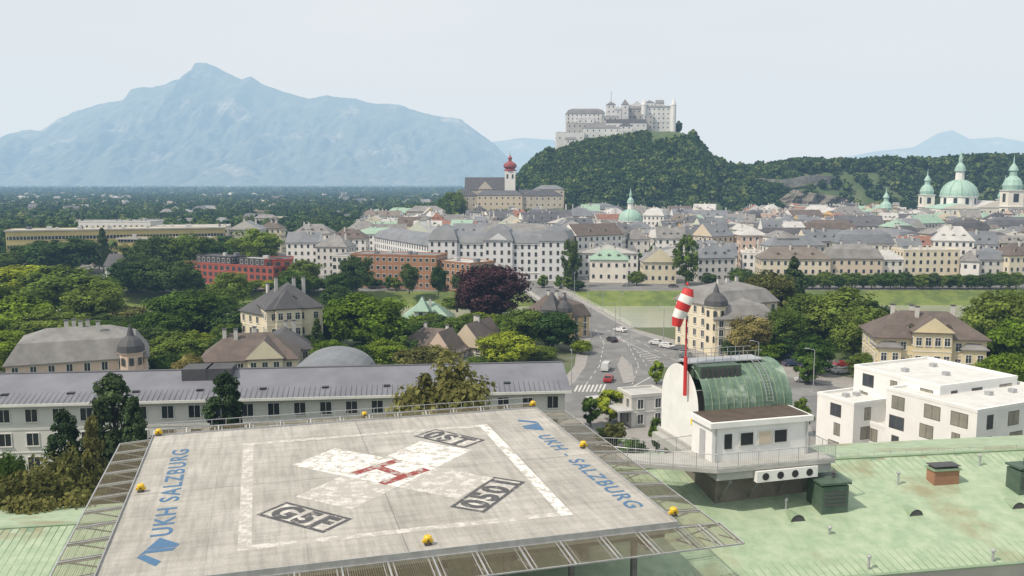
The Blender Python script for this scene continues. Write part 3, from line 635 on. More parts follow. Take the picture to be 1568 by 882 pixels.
def vent(px,py,w,h):
    p=onroof(px,py); b=MB(); b.box(-w/2,w/2,-w/2,w/2,-.6,h,VG)
    for s in (-1,1):
        for k in range(4): b.box(-w*.4,w*.4,s*w/2-(.05 if s<0 else 0),s*w/2+(.05 if s>0 else 0),h*.25+k*h*.15,h*.25+k*h*.15+h*.06,RD)
    b.box(-w*.57,w*.57,-w*.57,w*.57,h+.15,h+.3,VG); b.box(-w*.3,w*.3,-w*.3,w*.3,h,h+.16,RD); b.lathe(w*.2,0,[(.12,h+.3),(.12,h+.7),(.2,h+.7),(0.02,h+.85)],RD,8)
    b.done('roof_vent',frame(p.x,p.y,p.z,.2))
vent(1266,776,2.1,1.9); vent(1562,752,1.4,1.8)
def bchim(px,py,w,h):
    p=onroof(px,py); b=MB(); b.box(-w/2,w/2,-.5,.5,-.6,h,BRK); b.box(-w/2-.12,w/2+.12,-.62,.62,h,h+.12,CR2); b.box(-w/2-.05,w/2+.05,-.55,.55,h+.3,h+.36,RD)
    for sx in (-1,1): 
        for sy in (-1,1): b.box(sx*w*.42-.04,sx*w*.42+.04,sy*.42-.04,sy*.42+.04,h+.12,h+.3,RD)
    b.done('brick_chimney',frame(p.x,p.y,p.z,.16))
bchim(1443,738,2.1,1.1)
for px,py in ((1217,795),(1397,787),(1553,776)):
    p=onroof(px,py); b=MB(); n=8
    vs=[(.55*math.cos(math.pi*i/n),-.5,.55*math.sin(math.pi*i/n)) for i in range(n+1)]+[(.35*math.cos(math.pi*i/n),.9,.1+.3*math.sin(math.pi*i/n)) for i in range(n+1)]
    b.add(vs,[(i,i+1,n+2+i,n+1+i) for i in range(n)],CR2); b.add([(v[0]*.95,v[1]+.05,v[2]*.95) for v in vs[:n+1]],[tuple(range(n+1))],RD); b.done('roof_dormer_vent',frame(p.x,p.y,p.z-.05,.16))
for px,py,h in ((1375,742,.9),(1203,780,.7),(1330,872,.8),(1500,712,.8),(1520,860,.7),(1270,820,.5)):
    p=onroof(px,py); b=MB(); b.lathe(0,0,[(.09,-.3),(.09,h),(.16,h),(.16,h+.1),(.02,h+.2)],STEEL,8); b.done('vent_pipe',frame(p.x,p.y,p.z,0))
b=MB(); 
for k in range(40):
    x=24+k*1.4; t=(x+22)/104; y=63+14*t; b.tube((x,y,21.4+.6*t),(x,y,21.9+.6*t),.02,STEEL,4)
    if k<39: b.tube((x,y,21.85+.6*t),(x+1.4,y+.188,21.858+.6*t),.015,STEEL,4)
b.done('lightning_conductor')
# ---------------------------------------------------------------- helipad
BLx,BLy=-26.37,63.1; YAW=math.atan2(8.1,28.3); PZ=25.5; PW,PD=29.44,25.8
PM=frame(BLx,BLy,PZ,YAW); PMi=PM.inverted()
def pl_(px,py): q=PMi@gp(px,py,PZ); return q
pad=empty('helipad',PM)
def pc():
    m=bpy.data.materials.new('pad_concrete'); m.use_nodes=True; nt=m.node_tree; b_=nt.nodes['Principled BSDF']; b_.inputs['Roughness'].default_value=.85
    tc=nt.nodes.new('ShaderNodeTexCoord')
    def nz(sx,sy,sc_,det=6):
        mp=nt.nodes.new('ShaderNodeMapping'); mp.inputs['Scale'].default_value=(sx,sy,1); n_=nt.nodes.new('ShaderNodeTexNoise'); n_.inputs['Scale'].default_value=sc_; n_.inputs['Detail'].default_value=det
        nt.links.new(tc.outputs['Object'],mp.inputs['Vector']); nt.links.new(mp.outputs[0],n_.inputs['Vector']); return n_.outputs['Fac']
    def ramp(f,c0,c1,p0,p1):
        r=nt.nodes.new('ShaderNodeValToRGB'); r.color_ramp.elements[0].position=p0; r.color_ramp.elements[1].position=p1; r.color_ramp.elements[0].color=(*c0,1); r.color_ramp.elements[1].color=(*c1,1); nt.links.new(f,r.inputs['Fac']); return r.outputs['Color']
    def mix(a,c,mode='MULTIPLY',f=1):
        x=nt.nodes.new('ShaderNodeMix'); x.data_type='RGBA'; x.blend_type=mode; x.inputs[0].default_value=f; nt.links.new(a,x.inputs[6]); nt.links.new(c,x.inputs[7]); return x.outputs[2]
    base=ramp(nz(1,1,.3),(.38,.365,.335),(.51,.495,.46),.3,.7)
    st=ramp(nz(1,.1,3.0,4),(.82,.82,.82),(1,1,1),.36,.58)
    s2=ramp(nz(.12,1,2.2,3),(.88,.88,.87),(1,1,1),.36,.58)
    fi=ramp(nz(1,1,9,4),(.82,.82,.81),(1,1,1),.3,.6)
    br=nt.nodes.new('ShaderNodeTexBrick'); br.offset=0; br.inputs['Color1'].default_value=(1,1,1,1); br.inputs['Color2'].default_value=(.93,.93,.92,1); br.inputs['Mortar'].default_value=(.7,.68,.65,1); br.inputs['Scale'].default_value=1; br.inputs['Mortar Size'].default_value=.015; br.inputs['Brick Width'].default_value=4.9; br.inputs['Row Height'].default_value=4.3
    nt.links.new(tc.outputs['Object'],br.inputs['Vector'])
    nt.links.new(mix(mix(mix(mix(base,st),s2),fi),br.outputs['Color']),b_.inputs['Base Color']); return m
def worn(name,c,thr,sc_=1.6):
    m=bpy.data.materials.new(name); m.use_nodes=True; nt=m.node_tree; b_=nt.nodes['Principled BSDF']; b_.inputs['Roughness'].default_value=.8
    g=nt.nodes.new('ShaderNodeNewGeometry'); n_=nt.nodes.new('ShaderNodeTexNoise'); n_.inputs['Scale'].default_value=sc_; n_.inputs['Detail'].default_value=10; n_.inputs['Roughness'].default_value=.78; nt.links.new(g.outputs['Position'],n_.inputs['Vector'])
    r=nt.nodes.new('ShaderNodeValToRGB'); r.color_ramp.elements[0].position=thr; r.color_ramp.elements[1].position=thr+.07; r.color_ramp.elements[0].color=(.4,.385,.35,1); r.color_ramp.elements[1].color=(*c,1)
    nt.links.new(n_.outputs['Fac'],r.inputs['Fac']); nt.links.new(r.outputs['Color'],b_.inputs['Base Color']); return m
PC=pc(); PWH=worn('paint_white_worn',(.72,.71,.67),.44); PWF=worn('paint_white_faded',(.58,.565,.53),.49); PRD=worn('paint_red_worn',(.25,.045,.04),.43); PBL=worn('paint_blue',(.065,.15,.27),.33); PBK=worn('paint_grey_dark',(.075,.075,.08),.37,2.5)
b=MB(); b.box(0,PW,-PD,0,-.45,0,PC); sl=b.done('slab',None); sl.parent=pad
b=MB(); DB=M('steel_beam_dark',(.12,.12,.12),(.2,.2,.2),1,.6)
for i in range(7):
    y=-1-i*(PD-2)/6; b.box(.3,PW-.3,y-.15,y+.15,-1.1,-.46,DB)
for i in range(8):
    x=1.5+i*(PW-3)/7
    b.box(x-.12,x+.12,-PD+.3,-.3,-1.5,-1.11,DB)
    for y in (-2,-9,-16,-23.5): b.box(x-.15,x+.15,y-.15,y+.15,-7,-1.51,DB)
o=b.done('support_structure'); o.parent=pad
b=MB(); b.box(-.05,0,-PD-.05,.05,-.5,.12,STEEL); b.box(PW,PW+.05,-PD-.05,.05,-.5,.12,STEEL); b.box(0,PW,0,.05,-.5,.12,STEEL); b.box(0,PW,-PD-.05,-PD,-.5,.12,STEEL); o=b.done('edge_trim'); o.parent=pad
def strips(name,segs,w,m,z):
    b=MB()
    for p,q in segs:
        d=(q-p).normalized(); n_=Vector((-d.y,d.x,0))*w/2; b.add([(*(p-n_).xy,z),(*(q-n_).xy,z),(*(q+n_).xy,z),(*(p+n_).xy,z)],[(0,1,2,3)],m)
    o=b.done(name); o.parent=pad; return o
s1,s2,s3,s4=pl_(382,682),pl_(738,650),pl_(866,784),pl_(372,842)
x0=(s1.x+s4.x)/2; x1=(s2.x+s3.x)/2; ya=(s1.y+s2.y)/2; yb=(s3.y+s4.y)/2
Vv=lambda x,y:Vector((x,y,0))
strips('white_border_back',[(Vv(x0+.35,ya),Vv(x1-.35,ya))],.6,PWF,.006); strips('white_border_front',[(Vv(x0+.35,yb),Vv(x1-.35,yb))],.6,PWF,.006)
strips('white_border_left',[(Vv(x0,ya+.3),Vv(x0,yb-.3))],.7,PWF,.006); strips('white_border_right',[(Vv(x1,ya+.3),Vv(x1,yb-.3))],.7,PWH,.006)
strips('joint_lines',[(Vv(.3,-PD*.5),Vv(PW-.3,-PD*.5)),(Vv(PW*.5,-.3),Vv(PW*.5,-PD*.5+.04)),(Vv(PW*.5,-PD*.5-.04),Vv(PW*.5,-PD+.3))],.06,RM,.004)
C=pl_(598,722); C.z=0
def rot(a,x,y): return Vector((C.x+x*math.cos(a)-y*math.sin(a),C.y+x*math.sin(a)+y*math.cos(a),0))
A45=math.radians(45)
def rects(name,rs,a,m,z):
    b=MB()
    for (xa,ya_,xb,yb_) in rs: b.add([(*rot(a,x,y).xy,z) for x,y in ((xa,ya_),(xb,ya_),(xb,yb_),(xa,yb_))],[(0,1,2,3)],m)
    o=b.done(name); o.parent=pad
q=2.15
rects('white_cross_a',[(-3*q,-q,-q-.05,q),(-q,-3*q,q,-q-.05)],A45,PWF,.008); rects('white_cross_b',[(q+.05,-q,3*q,q),(-q,q+.05,q,3*q),(-q,-q,q,q)],A45,PWH,.008)
rects('red_h',[(-1.75,-1.9,-1.05,1.9),(1.05,-1.9,1.75,1.9),(-1.05,-.33,1.05,.33)],math.radians(-58),PRD,.013)
def text(txt,pos,L,size,a,m,off=.03):
    cu=bpy.data.curves.new('lettering','FONT'); cu.body=txt; cu.size=size; cu.offset=off; cu.space_character=1.2; cu.materials.append(m); o=bpy.data.objects.new('lettering',cu); sc.collection.objects.link(o)
    bpy.context.view_layer.update(); dx=o.dimensions.x or 1
    o.parent=pad; o.location=pos; o.rotation_euler=(0,0,a); o.scale=(L/dx,1,1)
def sign(txt,cs,dark=True):
    """marking box from its surveyed corners"""
    P=[pl_(*c) for c in cs]; ctr=sum((p for p in P),Vector())/4; ax=((P[1]-P[0])+(P[2]-P[3])); ax.z=0; w=((P[1]-P[0]).length+(P[2]-P[3]).length)/2; h=((P[3]-P[0]).length+(P[2]-P[1]).length)/2; a=math.atan2(ax.y,ax.x)
    b=MB(); ca,sa=math.cos(a),math.sin(a); f=lambda x,y,z:(ctr.x+x*ca-y*sa,ctr.y+x*sa+y*ca,z); t=.25
    b.add([f(-w/2,-h/2,.007),f(w/2,-h/2,.007),f(w/2,h/2,.007),f(-w/2,h/2,.007)],[(0,1,2,3)],PBK)
    b.add([f(-w/2+t,-h/2+t,.011),f(w/2-t,-h/2+t,.011),f(w/2-t,h/2-t,.011),f(-w/2+t,h/2-t,.011)],[(0,1,2,3)],PWF)
    o=b.done('load_marking'); o.parent=pad; text(txt,Vector(f(-w/2+.45,-h*.34,.015)),w-.9,h*.98,a,PBK,.12)
sign('G5F',[(395,790),(497,816),(538,795),(436,767)]); sign('0501',[(690,775),(757,730),(804,738),(740,787)]); sign('0ST',[(636,668),(712,687),(743,673),(664,657)])
pa,pb_=pl_(262,820),pl_(289,688); text('UKH SALZBURG',Vector((pa.x,pa.y,.012)),(pb_-pa).length,1.5,math.atan2(pb_.y-pa.y,pb_.x-pa.x),PBL)
pa,pb_=pl_(822,667),pl_(962,778); text('UKH - SALZBURG',Vector((pa.x,pa.y,.012)),(pb_-pa).length,1.45,math.atan2(pb_.y-pa.y,pb_.x-pa.x),PBL)
def logo(px,py,a,s):
    p=pl_(px,py); ca,sa=math.cos(a),math.sin(a); f=lambda x,y:(p.x+(x*ca-y*sa)*s,p.y+(x*sa+y*ca)*s,.012); b=MB()
    b.add([f(-1.6,-.7),f(-1,-.7),f(-.3,.5),f(-.7,.7)],[(0,1,2,3)],PBL); b.add([f(-.6,.7),f(-.2,.55),f(.3,-.7),f(.7,-.7),f(.2,.7)],[(0,1,2,3,4)],PBL); b.add([f(.8,-.7),f(1.1,-.7),f(1.8,.7),f(.3,.7),f(.4,.3)],[(0,1,2,3,4)],PBL)
    o=b.done('logo_marking'); o.parent=pad
logo(240,846,math.radians(70),1.0); logo(812,650,math.radians(-95),1.0)
YL=M('lamp_yellow',(.75,.48,.02),(.65,.42,.02),2,.5)
for px,py in ((243,667),(558,640),(816,623),(893,686),(1031,790),(655,834),(216,753)):
    p=pl_(px,py); b=MB(); b.box(-.18,.18,-.18,.18,.0,.1,RD); b.lathe(0,0,[(.1,.1),(.1,.22),(.2,.24),(.22,.4),(.16,.47),(.02,.49)],YL,10); b.box(-.28,.28,-.08,.08,.12,.25,YL); b.box(-.05,.05,-.22,.22,.2,.3,BLK)
    o=b.done('edge_light'); o.parent=pad; o.location=(p.x,p.y,.02)
NETM=M('net_wire',(.22,.18,.11),(.16,.14,.09),2,.7)
b=MB(); nb=MB()
def net(p,q,out,wd=2.6,rise=-.15,z=-.25):
    p=Vector(p);q=Vector(q);out=Vector(out); L=(q-p).length; d=(q-p)/L; n=max(2,round(L/2.3))
    P=lambda s,t,dz=0:(*(p+d*s+out*t),z+rise*t/wd+dz)
    for i in range(n+1):
        s=L*i/n; b.tube(P(s,0),P(s,wd),.06,STEEL,4); b.tube(P(s,0,-.7),P(s,wd*.8,-.06),.045,STEEL,4)
        if i<n:
            g=.25
            for k in (g,L/n-g): b.tube(P(s+k,.15),P(s+k,wd-.1),.035,STEEL,4)
    for t in (.08,wd): b.tube(P(0,t),P(L,t),.05,STEEL,4)
    s=0
    while s<L:
        a,c=P(s,.1,.03),P(s+.024,.1,.03); e,f=P(s+.024,wd,.03),P(s,wd,.03); nb.add([a,c,e,f],[(0,1,2,3)],NETM); s+=.11
    t=.1
    while t<wd:
        nb.add([P(0,t,.02),P(0,t+.024,.02),P(L,t+.024,.02),P(L,t,.02)],[(0,1,2,3)],NETM); t+=.11
net((0,-PD),(PW,-PD),(0,-1)); net((PW,0),(PW,-PD),(1,0)); net((0,0),(0,-PD),(-1,0),2.3); net((0,0),(PW,0),(0,1),.7,.5)
net((PW,-PD),(PW+2.6,-PD),(0,-1)); 
o=b.done('net_frame'); o.parent=pad; o=nb.done('safety_net'); o.parent=pad
b=MB()
for i in range(30):
    x=i*PW/29; b.tube((x,.75,-.2),(x,.75,.75),.03,STEEL,4)
b.tube((0,.75,.75),(PW,.75,.75),.03,STEEL,4); b.tube((0,.75,.3),(PW,.75,.3),.02,STEEL,4); o=b.done('railing'); o.parent=pad
# ---------------------------------------------------------------- stair tower house with vault and walkway
SZ=23.9-PZ
SM=empty('stair_house',PM); b=MB(); WR=M('white_painted_render',(.78,.78,.76),(.68,.68,.66),.7,.7)
X0,X1,Y0,Y1=39.4,47.1,-9.3,-3.0; cy=(Y0+Y1)/2; rr=3.15; zs=SZ+2.9
n=20; arc=[(cy-rr*math.cos(math.pi*i/n),zs+rr*.98*math.sin(math.pi*i/n)) for i in range(n+1)]
for x in (X0,X1): b.add([(x,Y0,SZ),(x,Y1,SZ)]+[(x,y,z) for y,z in reversed(arc)],[tuple(range(n+3))],WR)
b.add([(X0,Y0,SZ),(X1,Y0,SZ),(X1,Y0,zs),(X0,Y0,zs)],[(0,1,2,3)],WR); b.add([(X0,Y1,SZ),(X1,Y1,SZ),(X1,Y1,zs),(X0,Y1,zs)],[(0,1,2,3)],WR)
o=b.done('walls'); o.parent=SM
VM=M('copper_vault',(.08,.14,.1),(.16,.24,.18),1.1,.55,.1,3,big=(.6,(.34,.42,.34),.54)); b=MB()
a2=[(cy-(rr+.12)*math.cos(math.pi*i/n),zs+(rr+.1)*.98*math.sin(math.pi*i/n)) for i in range(n+1)]
vs=[(x,y,z) for y,z in a2 for x in (X0-.02+.5,X1+.35)]; b.add(vs,[(2*i,2*i+1,2*i+3,2*i+2) for i in range(n)],VM)
for k in range(1,12):
    x=X0+.5+k*.62; vs=[]
    for i in range(n+1):
        t=math.pi*i/n
        for r_ in (0,.05): 
            yy=cy-(rr+.12+r_)*math.cos(t); zz=zs+(rr+.1+r_)*.98*math.sin(t); vs+= [(x-.02,yy,zz),(x+.02,yy,zz)]
    b.add(vs,[(4*i+2,4*i+3,4*i+7,4*i+6) for i in range(n)]+[(4*i,4*i+2,4*i+6,4*i+4) for i in range(n)]+[(4*i+1,4*i+3,4*i+7,4*i+5) for i in range(n)],CR2)
o=b.done('vault_roof'); o.parent=SM
b=MB(); zt=zs+rr*.98
b.box(X0+.6,X0+.5+3.6,cy-2.2,cy-.6,zt-.9,zt+.15,VG)
for k in range(8): b.box(X0+.7+k*.42,X0+.95+k*.42,cy-2.25,cy-2.2,zt-.75,zt+.0,RD)
b.box(X0+.2,X1-.9,cy-1,cy+.9,zt+.16,zt+.24,STEEL)
for k in range(9):
    x=X0+.3+k*.72
    for y in (cy-.95,cy+.85): b.tube((x,y,zt+.2),(x,y,zt+.95),.025,STEEL,4)
for y in (cy-.95,cy+.85): b.tube((X0+.3,y,zt+.95),(X1-1,y,zt+.95),.025,STEEL,4)
for s in (0,.55): 
    pts_=[(X1-2+s,cy-(rr+.3)*math.cos(math.pi*i/n),zs+(rr+.3)*.98*math.sin(math.pi*i/n)) for i in range(1,10)]
    for p,q_ in zip(pts_,pts_[1:]): b.tube(p,q_,.03,STEEL,4)
for i in range(2,18):
    t=math.pi*i/(2*n); b.tube((X1-2,cy-(rr+.3)*math.cos(t),zs+(rr+.3)*.98*math.sin(t)),(X1-1.45,cy-(rr+.3)*math.cos(t),zs+(rr+.3)*.98*math.sin(t)),.02,STEEL,4)
o=b.done('roof_equipment'); o.parent=SM
b=MB(); bx0,bx1,by0,by1=38.9,46.9,-12.4,-9.31; zt2=SZ+2.95
b.box(bx0,bx1,by0,by1,SZ,zt2-.4,WR); b.box(bx0-.25,bx1+.25,by0-.25,by1,zt2-.4,zt2,WR); b.box(bx0,bx1,by0+.05,by1-.05,zt2+.001,zt2+.05,M('bitumen',(.07,.05,.04),(.1,.08,.06),1))
for x in (40.2,41.7,43.2,44.5):
    if x==40.2: b.box(x-.3,x+.3,by0-.04,by0,SZ+.9,SZ+2.0,GLD); continue
    b.box(x-.62,x+.62,by0-.06,by0,SZ+1.0,SZ+2.1,TRIM); b.box(x-.5,x+.5,by0-.09,by0-.061,SZ+1.1,SZ+2.0,GLD if x!=43.2 else WALLS[2])
b.tube((bx1-.2,by0-.08,zt2-.4),(bx1-.2,by0-.08,SZ),.05,STEEL,6); b.tube((bx0+.3,by0-.08,zt2-.4),(bx0+.3,by0-.08,SZ),.05,STEEL,6)
b.box(bx0-.05,bx0,-11.4,-10.6,SZ+.02,SZ+2.1,M('door_grey',(.4,.41,.42),(.35,.36,.37),1)); b.box(X0-.06,X0,-8.8,-8.2,SZ+1.7,SZ+2.3,M('warning_yellow',(.8,.6,.03),(.8,.58,.03),1))
o=b.done('front_annex'); o.parent=SM
WK=empty('walkway',PM); b=MB()
poly=[(29.6,-7),(31,-9.3),(33,-10.8),(38.5,-14),(48,-14.2),(48,-2.3),(39.2,-2.6),(39.2,-9),(36,-9.6),(33,-8.2)]
CN=M('walkway_concrete',(.42,.42,.4),(.34,.34,.32),.8,.8); b.prism(poly,SZ-.28,SZ-.004,CN); b.prism([(38.6,-13.8),(47.8,-14),(47.8,-3),(38.6,-3)],SZ-.9,SZ-.281,CN)
b.prism([(39.5,-12.0),(47.2,-12.2),(47.2,-3.5),(39.5,-3.5)],SZ-6,SZ-.901,M('render_painted_shade',(.2,.18,.15),(.14,.13,.11),.8,.9))  # block under the platform, the shadow there painted in as dark colour
for x in (39.8,42.2,44.6,46.9): b.box(x-.12,x+.12,-13.6,-12.3,SZ-1.3,SZ-.91,DB); b.tube((x,-13.5,SZ-1.2),(x,-12.1,SZ-3),.07,DB,5)
o=b.done('slab'); o.parent=WK
b=MB(); b.box(41.5,46.5,-14.3,-13.9,SZ-1.15,SZ-.35,WR)
for i in range(4):
    x=42.2+i*1.2; vs=[(x+.28*math.cos(t),-14.32,SZ-.75+.28*math.sin(t)) for t in [2*math.pi*k/12 for k in range(12)]]; b.add(vs,[tuple(range(12))],BLK)
o=b.done('pipe_panel'); o.parent=WK
b=MB()
def rail(pts):
    for p,q_ in zip(pts,pts[1:]):
        p=Vector((*p,SZ));q_=Vector((*q_,SZ)); L=(q_-p).length; d=(q_-p)/L; up=Vector((0,0,1.1))
        b.tube(p+up,q_+up,.03,STEEL,5); b.tube(p+up*.12,q_+up*.12,.02,STEEL,4); m=int(L/.16)
        for i in range(m+1): b.tube(p+d*(L*i/m),p+d*(L*i/m)+up,(.03 if i%10==0 else .009),STEEL,4)
rail([(31,-9.3),(33,-10.8),(38.5,-14),(48,-14.2),(48,-10)]); rail([(30,-7),(33,-8.2),(36,-9.6),(39.1,-9.1)])
o=b.done('railing'); o.parent=WK
WS=empty('windsock',frame(*at(1049,590,66.5).xy,0,0)); bz=at(1049,590,66.5).z; tzp=at(1049,437,66.5).z
b=MB(); RDM=M('windsock_red',(.55,.03,.03),(.45,.03,.03),2,.6); WSW=M('windsock_white',(.75,.74,.72),(.66,.65,.63),2,.7)
b.tube((0,0,bz-.8),(0,0,bz+2.2),.15,RDM,8); b.tube((0,0,bz+2.2),(0,0,tzp-2.6),.065,RDM,8); b.tube((0,0,tzp-2.6),(0,0,tzp),.05,STEEL,8); b.lathe(0,0,[(.1,tzp),(.12,tzp+.12),(.02,tzp+.25)],RDM,8); o=b.done('pole'); o.parent=WS
b=MB(); path=[Vector((.12,0,tzp-.25)),Vector((.0,-.05,tzp-.75)),Vector((-.25,-.1,tzp-1.3)),Vector((-.48,-.14,tzp-1.85)),Vector((-.68,-.16,tzp-2.45)),Vector((-.78,-.18,tzp-3.1))]; rad=[.36,.5,.54,.52,.46,.34]
rings=[]
for i,(p,r_) in enumerate(zip(path,rad)):
    d=(path[min(i+1,5)]-path[max(i-1,0)]).normalized(); u=Vector((0,1,0)); w_=d.cross(u).normalized()
    rings.append([tuple(p+(u*math.cos(t)+w_*math.sin(t))*r_*(1+.12*math.sin(3*t+i))) for t in [2*math.pi*k/14 for k in range(14)]])
for i in range(5): b.add(rings[i]+rings[i+1],[(k,(k+1)%14,(k+1)%14+14,k+14) for k in range(14)],[RDM,WSW,RDM,WSW,RDM][i])
b.tube((0,0,tzp-.05),(.05,.34,tzp-.25),.02,STEEL,4); o=b.done('sock',smooth=True); o.parent=WS
# ---------------------------------------------------------------- roads, pavements and bridge
ASP=M('asphalt',(.18,.18,.18),(.14,.14,.14),.3,.9,.1,6,big=(.08,(.22,.22,.215),.5)); PAV=M('pavement_slabs',(.31,.3,.285),(.25,.24,.23),.6,.9); LINE=M('road_paint',(.6,.6,.58),(.42,.42,.41),1)
def sheet(name,pl,z,m,z0=None):
    b=MB(); P=[gp(x,y,0) for x,y in pl]
    if z0 is None: b.add([(p.x,p.y,z) for p in P],[tuple(range(len(P)))],m)
    else: b.prism([(p.x,p.y) for p in P],z0,z,m)
    return b.done(name)
sheet('pavement',[(850,640),(845,600),(880,560),(885,520),(890,501),(965,502),(1040,522),(1090,535),(1200,560),(1340,585),(1500,600),(1560,660),(1560,760),(1200,760),(1000,720),(900,700)],.02,PAV,-.2)
sheet('road',[(857,640),(856,605),(880,585),(897,560),(903,530),(903,501),(950,501),(1012,523),(1052,545),(1110,555),(1190,573),(1280,592),(1350,604),(1420,640),(1420,740),(1330,740),(1260,700),(1236,640),(1210,618),(1100,600),(1010,592),(960,594),(935,602),(905,640)],.03,ASP)
b=MB()
def line(a,c,w=.18,dash=None):
    p,q_=gp(*a),gp(*c); L=(q_-p).length; d=(q_-p)/L; n_=Vector((-d.y,d.x,0))*w/2; s=0
    while s<L:
        e=min(L,s+(dash or L)); A_,B_=p+d*s,p+d*e; b.add([(*(A_-n_).xy,.036),(*(B_-n_).xy,.036),(*(B_+n_).xy,.036),(*(A_+n_).xy,.036)],[(0,1,2,3)],LINE); s+=2*(dash or L)
for pts_ in ([(912,505),(925,525),(918,560),(895,592)],[(930,505),(962,528),(978,560),(968,588)],[(944,505),(990,529),(1030,550),(1090,566)],[(948,515),(975,537),(990,560)]):
    for a,c in zip(pts_,pts_[1:]): line(a,c,.17,3)
line((938,514),(1010,548),.2); line((955,600),(1010,570),.3); line((1060,560),(1200,590),.18,3); line((1240,600),(1340,612),.2,2)
for i in range(9): line((976+i*4,540+i*3.2),(992+i*4,538+i*3.2),.35)
for i in range(8): line((885+i*6,590-i*.2),(880+i*6,600),.4)
for i in range(7): line((1250+i*10,668),(1256+i*10,684),.4)
b.done('road_markings')
sheet('traffic_island',[(945,560),(952,545),(968,560),(972,585),(955,588)],.14,PAV,-.1); sheet('traffic_island',[(1005,560),(1040,568),(1120,585),(1090,588),(1010,580)],.14,mg_near,-.1)
b=MB(); Nn=gp(926,502); Ff=gp(826,440); d=(Ff-Nn).normalized(); nn=Vector((-d.y,d.x,0)); L=(Ff-Nn).length; hw=6
def bp(s,o,z): return tuple(Nn+d*s+nn*o+Vector((0,0,z)))
for (o0,o1,z0,z1,m) in ((-hw,hw,-.8,.035,ASP),(-hw-2.5,-hw-.005,-.75,.2,PAV),(hw+.005,hw+2.5,-.75,.2,PAV)):
    vs=[bp(s,o_,z) for z in (z0,z1) for s,o_ in ((-4,o0),(L+4,o0),(L+4,o1),(-4,o1))]; b.add(vs,[(0,1,5,4),(1,2,6,5),(2,3,7,6),(3,0,4,7),(4,5,6,7),(3,2,1,0)],m)
for o_ in (-6.5,-2,2,6.5):
    N_=16
    for i in range(N_):
        s0,s1_=L*i/N_,L*(i+1)/N_; h0=-1.2-2.6*abs(2*i/N_-1)**2; h1=-1.2-2.6*abs(2*(i+1)/N_-1)**2
        b.add([bp(s0,o_,-.8),bp(s1_,o_,-.8),bp(s1_,o_,h1),bp(s0,o_,h0),bp(s0,o_+.8,-.8),bp(s1_,o_+.8,-.8),bp(s1_,o_+.8,h1),bp(s0,o_+.8,h0)],[(0,1,2,3),(4,5,6,7),(3,2,6,7)],RG)
for sd in (-1,1):
    o_=sd*(hw+2.3)
    for i in range(41): b.tube(bp(L*i/40,o_,.2),bp(L*i/40,o_,1.3),.05,TRIM,4)
    for z in (1.3,.75,.4): b.tube(bp(0,o_,z),bp(L,o_,z),.05,TRIM,4)
b.done('bridge')
b=MB()
for x in np.arange(-320,420,4.0):
    y=364+SH*x+1
    b.tube((x,y,0),(x,y,1.1),.05,STEEL,4)
b.tube((-320,365-SH*320,1.1),(420,365+SH*420,1.1),.05,STEEL,4); b.done('embankment_railing')
b=MB(); b.add([(-350,367-SH*350,.02),(450,367+SH*450,.02),(450,377+SH*420,.02),(-350,377-SH*350,.02)],[(0,1,2,3)],ASP); b.done('quay_road')
def lamp(px,py,h=9,p=None):
    p=p or gp(px,py); b=MB(); b.tube((0,0,0),(0,0,h),.11,STEEL,6,.07); b.tube((0,0,h),(1.4,0,h+.35),.06,STEEL,5); b.box(1.2,2.1,-.15,.15,h+.28,h+.42,STEEL); b.done('street_lamp',frame(p.x,p.y,0,R.uniform(0,6)))
for q_ in ((875,600),(1016,520),(963,560),(905,520),(1245,600),(1160,585),(942,512)): lamp(*q_)
for s in range(5):
    for sd in (-1,1): lamp(0,0,9,p=Vector(bp(L*(s+.5)/5,sd*(hw+1.8),0)))
for i in range(14): lamp(0,0,8,p=Vector((-120+i*42,366+SH*(-120+i*42),0)))
